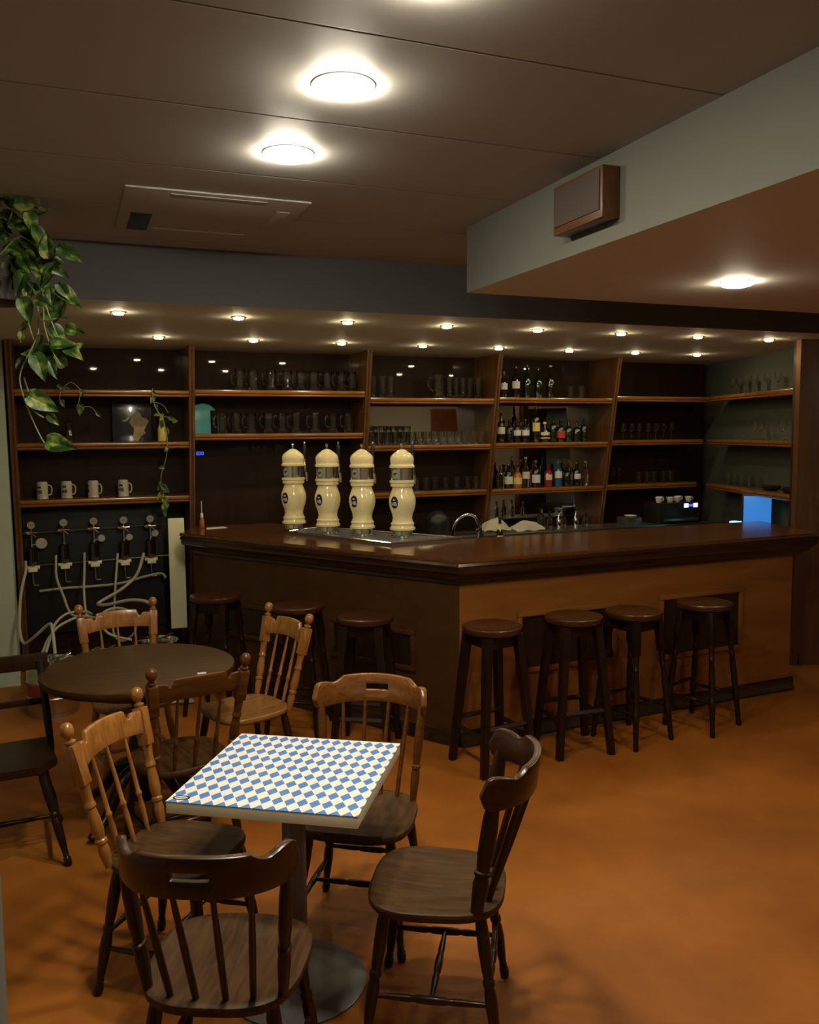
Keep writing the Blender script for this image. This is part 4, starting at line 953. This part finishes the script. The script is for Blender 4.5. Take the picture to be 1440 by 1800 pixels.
# stools
def stool(label, loc, turned, rz, h=.80):
    t = thing('bar_stool', label, 'bar stool', (*loc, 0), rz, 'round bar stools along the bar')
    bm = NB(); lathe(bm, [(h - .042, 0), (h - .042, .150), (h - .034, .166), (h - .016, .172), (h - .004, .168), (h, .158), (h - .002, .13), (h - .006, 0)], seg=40, unit=True); obj('seat', bm, 'stool_seat', t)
    bm = NB()
    for k in range(4):
        a = k * PI / 2; m = Matrix.Rotation(a, 4, 'Z'); box(bm, -.092, .092, .088, .106, h - .11, h - .043, .002, m)
    obj('apron', bm, 'stool', t)
    pts = {}
    for k in range(4):
        sx, sy = ((1, 1), (-1, 1), (-1, -1), (1, -1))[k]; p, q = Vector((sx * .165, sy * .165, 0)), Vector((sx * .10, sy * .10, h - .043)); pts[k] = (p, q); bm = NB()
        if turned:
            mm, L = frame(p, q); lathe(bm, [(0, .013), (.03, .017), (.06, .015), (.22, .018), (.24, .022), (.30, .022), (.32, .015), (.38, .020), (.52, .019), (.6, .014), (.61, .019), (.63, .019), (.64, .014), (.68, .017), (.74, .019)], p, q, 12); box(bm, -.021, .021, -.021, .021, L * .74, L, .003, mm)
        else:
            v = []
            for P_, s in ((p, .019), (q, .024)): v.append([P_ + Vector((s * a_, s * b_, 0)) for a_, b_ in ((-1, -1), (1, -1), (1, 1), (-1, 1))])
            loft(bm, v); bmesh.ops.bevel(bm, geom=bm.edges[:], offset=.003, segments=2, affect='EDGES')
        obj('leg', bm, 'stool', t)
    for k in range(4):
        z = .22 if k % 2 else .27; a, b = pts[k][0].lerp(pts[k][1], z / h), pts[(k + 1) % 4][0].lerp(pts[(k + 1) % 4][1], z / h); bm = NB()
        if turned: lathe(bm, STR, a, b, 10)
        else: lathe(bm, [(0, .014), (1, .014)], a, b, 4, sx=1.1, sy=1.1)
        obj('foot_rail', bm, 'stool', t)
    return t
stool('bar stool with square legs right beside the bar corner, nearest the camera', (2.185, 4.235), False, .12)
stool('bar stool second from the bar corner along the lit bar front', (2.74, 4.275), False, -.1)
stool('bar stool with turned legs third from the bar corner along the lit front', (3.16, 4.27), True, .25, .795)
stool('bar stool farthest right along the lit bar front', (3.71, 4.29), True, .35)
stool('bar stool farthest left, beside the white upright panel', (.908, 5.80), True, .95, .80)
stool('middle bar stool along the dark left bar front', (1.332, 5.25), True, 1.0, .80)
stool('bar stool before the dark bar front, left of the bar corner', (1.617, 4.77), False, 1.02, .80)

# ------------------------------------------------------------------ plants
def leaf(bm, base, direction, up, size, curl=.25):
    d = Vector(direction).normalized(); u = Vector(up); s = d.cross(u).normalized(); n = s.cross(d).normalized()
    prof = [(0, .02), (-.06, .26), (.04, .42), (.18, .50), (.36, .48), (.56, .36), (.76, .20), (.9, .08), (1.0, .005)]
    rows_ = []
    for i, (t_, w_) in enumerate(prof):
        rows_.append([bm.verts.new(Vector(base) + d * size * t_ + s * size * w_ * .62 * k - n * size * (curl * t_ * t_ + (.16 * w_ if k == 0 else -.05 * abs(k)))) for k in (-1, -.5, 0, .5, 1)])
    for a, b in zip(rows_, rows_[1:]):
        for k in range(4): bm.faces.new((a[k], a[k + 1], b[k + 1], b[k]))
PO = Vector((-.21, 4.05, 2.62)); PR_ = Vector((.928, -.371, 0)); PF = Vector((.37, .925, 0))
def pp(px, py, dep=0): return PO + PR_ * (px * .00264) + Vector((0, 0, -(py - 450) * .00264)) + PF * dep
hang = thing('hanging_pothos', 'variegated trailing pothos in a dark pot hanging at the upper left', 'plant', tuple(pp(-10, 520, .05)))
hinv = Matrix.Translation(-hang.location)
def putH(n, bm, m): bmesh.ops.transform(bm, matrix=hinv, verts=bm.verts); return obj(n, bm, m, hang)
bm = NB(); c = pp(-22, 522, .06); lathe(bm, [(0, .10), (.01, .12), (.17, .135), (.18, .14), (.18, .125), (.16, .12), (.155, 0)], c, c + Vector((0, 0, 1)), 28, True); putH('pot', bm, 'soil')
bm = NB()
for a in (0, 2.1, 4.2):
    e = c + Vector((.13 * math.cos(a), .13 * math.sin(a), .175)); tube(bm, [e, c + Vector((0, 0, .395))], .0025, 6, 0)
tube(bm, [c + Vector((0, 0, .39)), Vector((c.x, c.y, 2.858))], .0025, 6, 0) if c.z + .39 < 2.85 else None
putH('hanger_cord', bm, 'black')
stems = [[(5, 470), (45, 500), (52, 560), (44, 590), (28, 625), (24, 650), (32, 690), (45, 730), (52, 745)], [(20, 470), (60, 520), (66, 560), (78, 600), (88, 622)],
         [(10, 460), (55, 480), (72, 540), (84, 580), (95, 600)], [(30, 480), (38, 560), (52, 600), (70, 615)], [(24, 640), (34, 668), (42, 672)], [(30, 678), (45, 695), (58, 705)], [(0, 450), (30, 420), (60, 440), (85, 450)], [(0, 440), (20, 380), (50, 350), (62, 345)]]
bm = NB()
for i, s in enumerate(stems): tube(bm, [pp(x, y_, .02 * math.sin(i * 2 + k)) for k, (x, y_) in enumerate(s)], .0032, 6, 4)
putH('stems', bm, 'stem')
# leaf list: base px, base py, tip dx, tip dy
LV = [(80, 455, -4, -42), (72, 458, 28, 24), (100, 440, 34, 22), (50, 500, 40, 0), (60, 545, 38, -4), (88, 500, 34, 30), (62, 520, 26, 14), (95, 520, -22, 36), (48, 560, -26, 8), (72, 600, -48, 4), (78, 590, 40, -6), (95, 590, 30, 22), (100, 600, 24, -16),
      (88, 622, -18, -30), (52, 605, 12, 44), (66, 610, 12, 34), (40, 670, 46, 26), (58, 700, 14, 20), (52, 742, 50, 12), (50, 745, 6, 12), (24, 610, -12, 20),
      (8, 300, 14, -10), (20, 330, 36, -18), (40, 350, 26, 16), (62, 345, -2, -36), (30, 370, 36, 10), (55, 380, 24, -4), (20, 400, 42, 14), (0, 380, 36, 22), (36, 420, 34, 30), (10, 430, 36, 24), (0, 350, 30, 10), (5, 410, -20, 30), (-10, 330, 30, -20), (62, 410, 10, 34), (45, 450, 26, 30), (-20, 300, 30, 6),
      (15, 450, 30, 40), (0, 320, 24, 24), (10, 350, 30, 36), (48, 385, 6, 36), (40, 520, 10, 40), (45, 480, -16, 36), (90, 560, 32, 10), (70, 560, 30, 30), (60, 575, -14, 26), (-15, 400, 30, -10), (-5, 365, 20, -24), (25, 395, -18, 24), (70, 480, 20, -22)]
for k in range(46):
    a_ = random.uniform(-2.4, 2.4); LV.append((random.uniform(-40, 38), random.uniform(310, 500), 30 * math.sin(a_) , random.uniform(-8, 34)))
for k in range(22):
    LV.append((random.uniform(30, 92), random.uniform(440, 600), random.uniform(-26, 26), random.uniform(4, 34)))
bm = NB()
for i, (x, y_, dx, dy) in enumerate(LV):
    dep = random.uniform(-.06, .06); L_ = math.hypot(dx, dy) * .00264 * 1.0
    dd = PR_ * dx + Vector((0, 0, -dy)) + PF * random.uniform(-14, 14)
    leaf(bm, pp(x, y_, dep), dd, -PF + Vector((random.uniform(-.5, .5), 0, random.uniform(.1, .9))), L_, random.uniform(.05, .3))
lo = putH('leaves', bm, 'leaf')
# small vine trailing from the left bay
vine = thing('trailing_vine', 'thin small-leaved vine hanging before the right end of the left bay', 'plant', (.68, 6.90, 2.22))
bm = NB(); vi = Matrix.Translation((-.68, -6.90, -2.22))
vp = [(.66, 7.05, 2.222), (.655, 6.95, 2.225), (.65, 6.90, 2.19), (.66, 6.90, 2.10), (.70, 6.91, 2.02), (.735, 6.91, 1.93), (.75, 6.92, 1.80), (.735, 6.95, 1.68), (.70, 6.97, 1.56), (.70, 7.0, 1.44), (.71, 7.02, 1.33), (.715, 7.02, 1.27)]
tube(bm, vp, .003, 6, 4); tube(bm, [(.70, 6.91, 2.02), (.77, 6.91, 2.00), (.80, 6.91, 1.97)], .002, 6, 3); tube(bm, [(.66, 6.9, 2.12), (.72, 6.9, 2.10), (.76, 6.9, 2.04)], .002, 6, 3)
bmesh.ops.transform(bm, matrix=vi, verts=bm.verts); obj('stem', bm, 'stem', vine)
bm = NB()
for (x, z, dx, dz, s) in [(.66, 2.16, -.5, -1, .06), (.65, 2.20, .6, -.4, .05), (.67, 2.10, .4, -1, .05), (.70, 2.03, -1, -.2, .05), (.72, 1.98, -.2, -1, .07), (.76, 2.0, 1, -.2, .06), (.79, 1.97, .8, .2, .05), (.74, 1.92, .4, -1, .06), (.75, 1.78, -.6, -1, .05), (.72, 1.62, -1, -.1, .05), (.70, 1.50, -.6, -1, .07), (.70, 1.48, .8, -.9, .08), (.70, 1.42, -.7, -.8, .07), (.71, 1.38, .5, -1, .08), (.71, 1.33, .1, -1, .08), (.70, 1.44, .9, 0, .06), (.71, 1.28, .2, -1, .05)]:
    leaf(bm, (x, 6.93 - (x - .7) * .2, z), (dx, random.uniform(-.3, .1), dz), (0, -1, random.uniform(0, .6)), s, .15)
bmesh.ops.transform(bm, matrix=vi, verts=bm.verts); obj('leaves', bm, 'leaf', vine)
vine2 = thing('trailing_vine', 'short vine tendril hanging before the top shelf of the left bay', 'plant', (.05, 6.86, 2.22))
v2 = Matrix.Translation((-.05, -6.86, -2.22)); bm = NB()
tube(bm, [(.06, 7.05, 2.221), (.03, 6.95, 2.228), (.0, 6.88, 2.20), (.07, 6.86, 2.26), (.14, 6.86, 2.20)], .003, 6, 4); tube(bm, [(.0, 6.88, 2.20), (-.01, 6.87, 2.13), (.02, 6.86, 2.08)], .0025, 6, 4); tube(bm, [(.14, 6.86, 2.20), (.12, 6.86, 2.09), (.2, 6.86, 2.08), (.24, 6.86, 2.03)], .0025, 6, 4)
bmesh.ops.transform(bm, matrix=v2, verts=bm.verts); obj('stem', bm, 'stem', vine2)
bm = NB()
for (x, z, dx, dz, s) in [(.0, 2.2, .6, .4, .05), (.14, 2.2, .1, -1, .05), (.13, 2.10, -.1, -1, .09), (.24, 2.04, .5, -.6, .05), (.0, 2.13, .3, -1, .06), (-.02, 2.24, .6, -.6, .05)]:
    leaf(bm, (x, 6.86, z), (dx, 0, dz), (0, -1, .2), s, .1)
bmesh.ops.transform(bm, matrix=v2, verts=bm.verts); obj('leaves', bm, 'leaf', vine2)
# orange brown board on the wall behind the camera, seen in the shelf mirror
bm = NB(); box(bm, -.42, .42, 0, .025, -.39, .39, .004); tag(obj('notice_board', bm, 'orangebox', loc=(7.85, -2.499, 1.99)), 'orange brown board on the pale wall, seen in the shelf mirror', 'board')
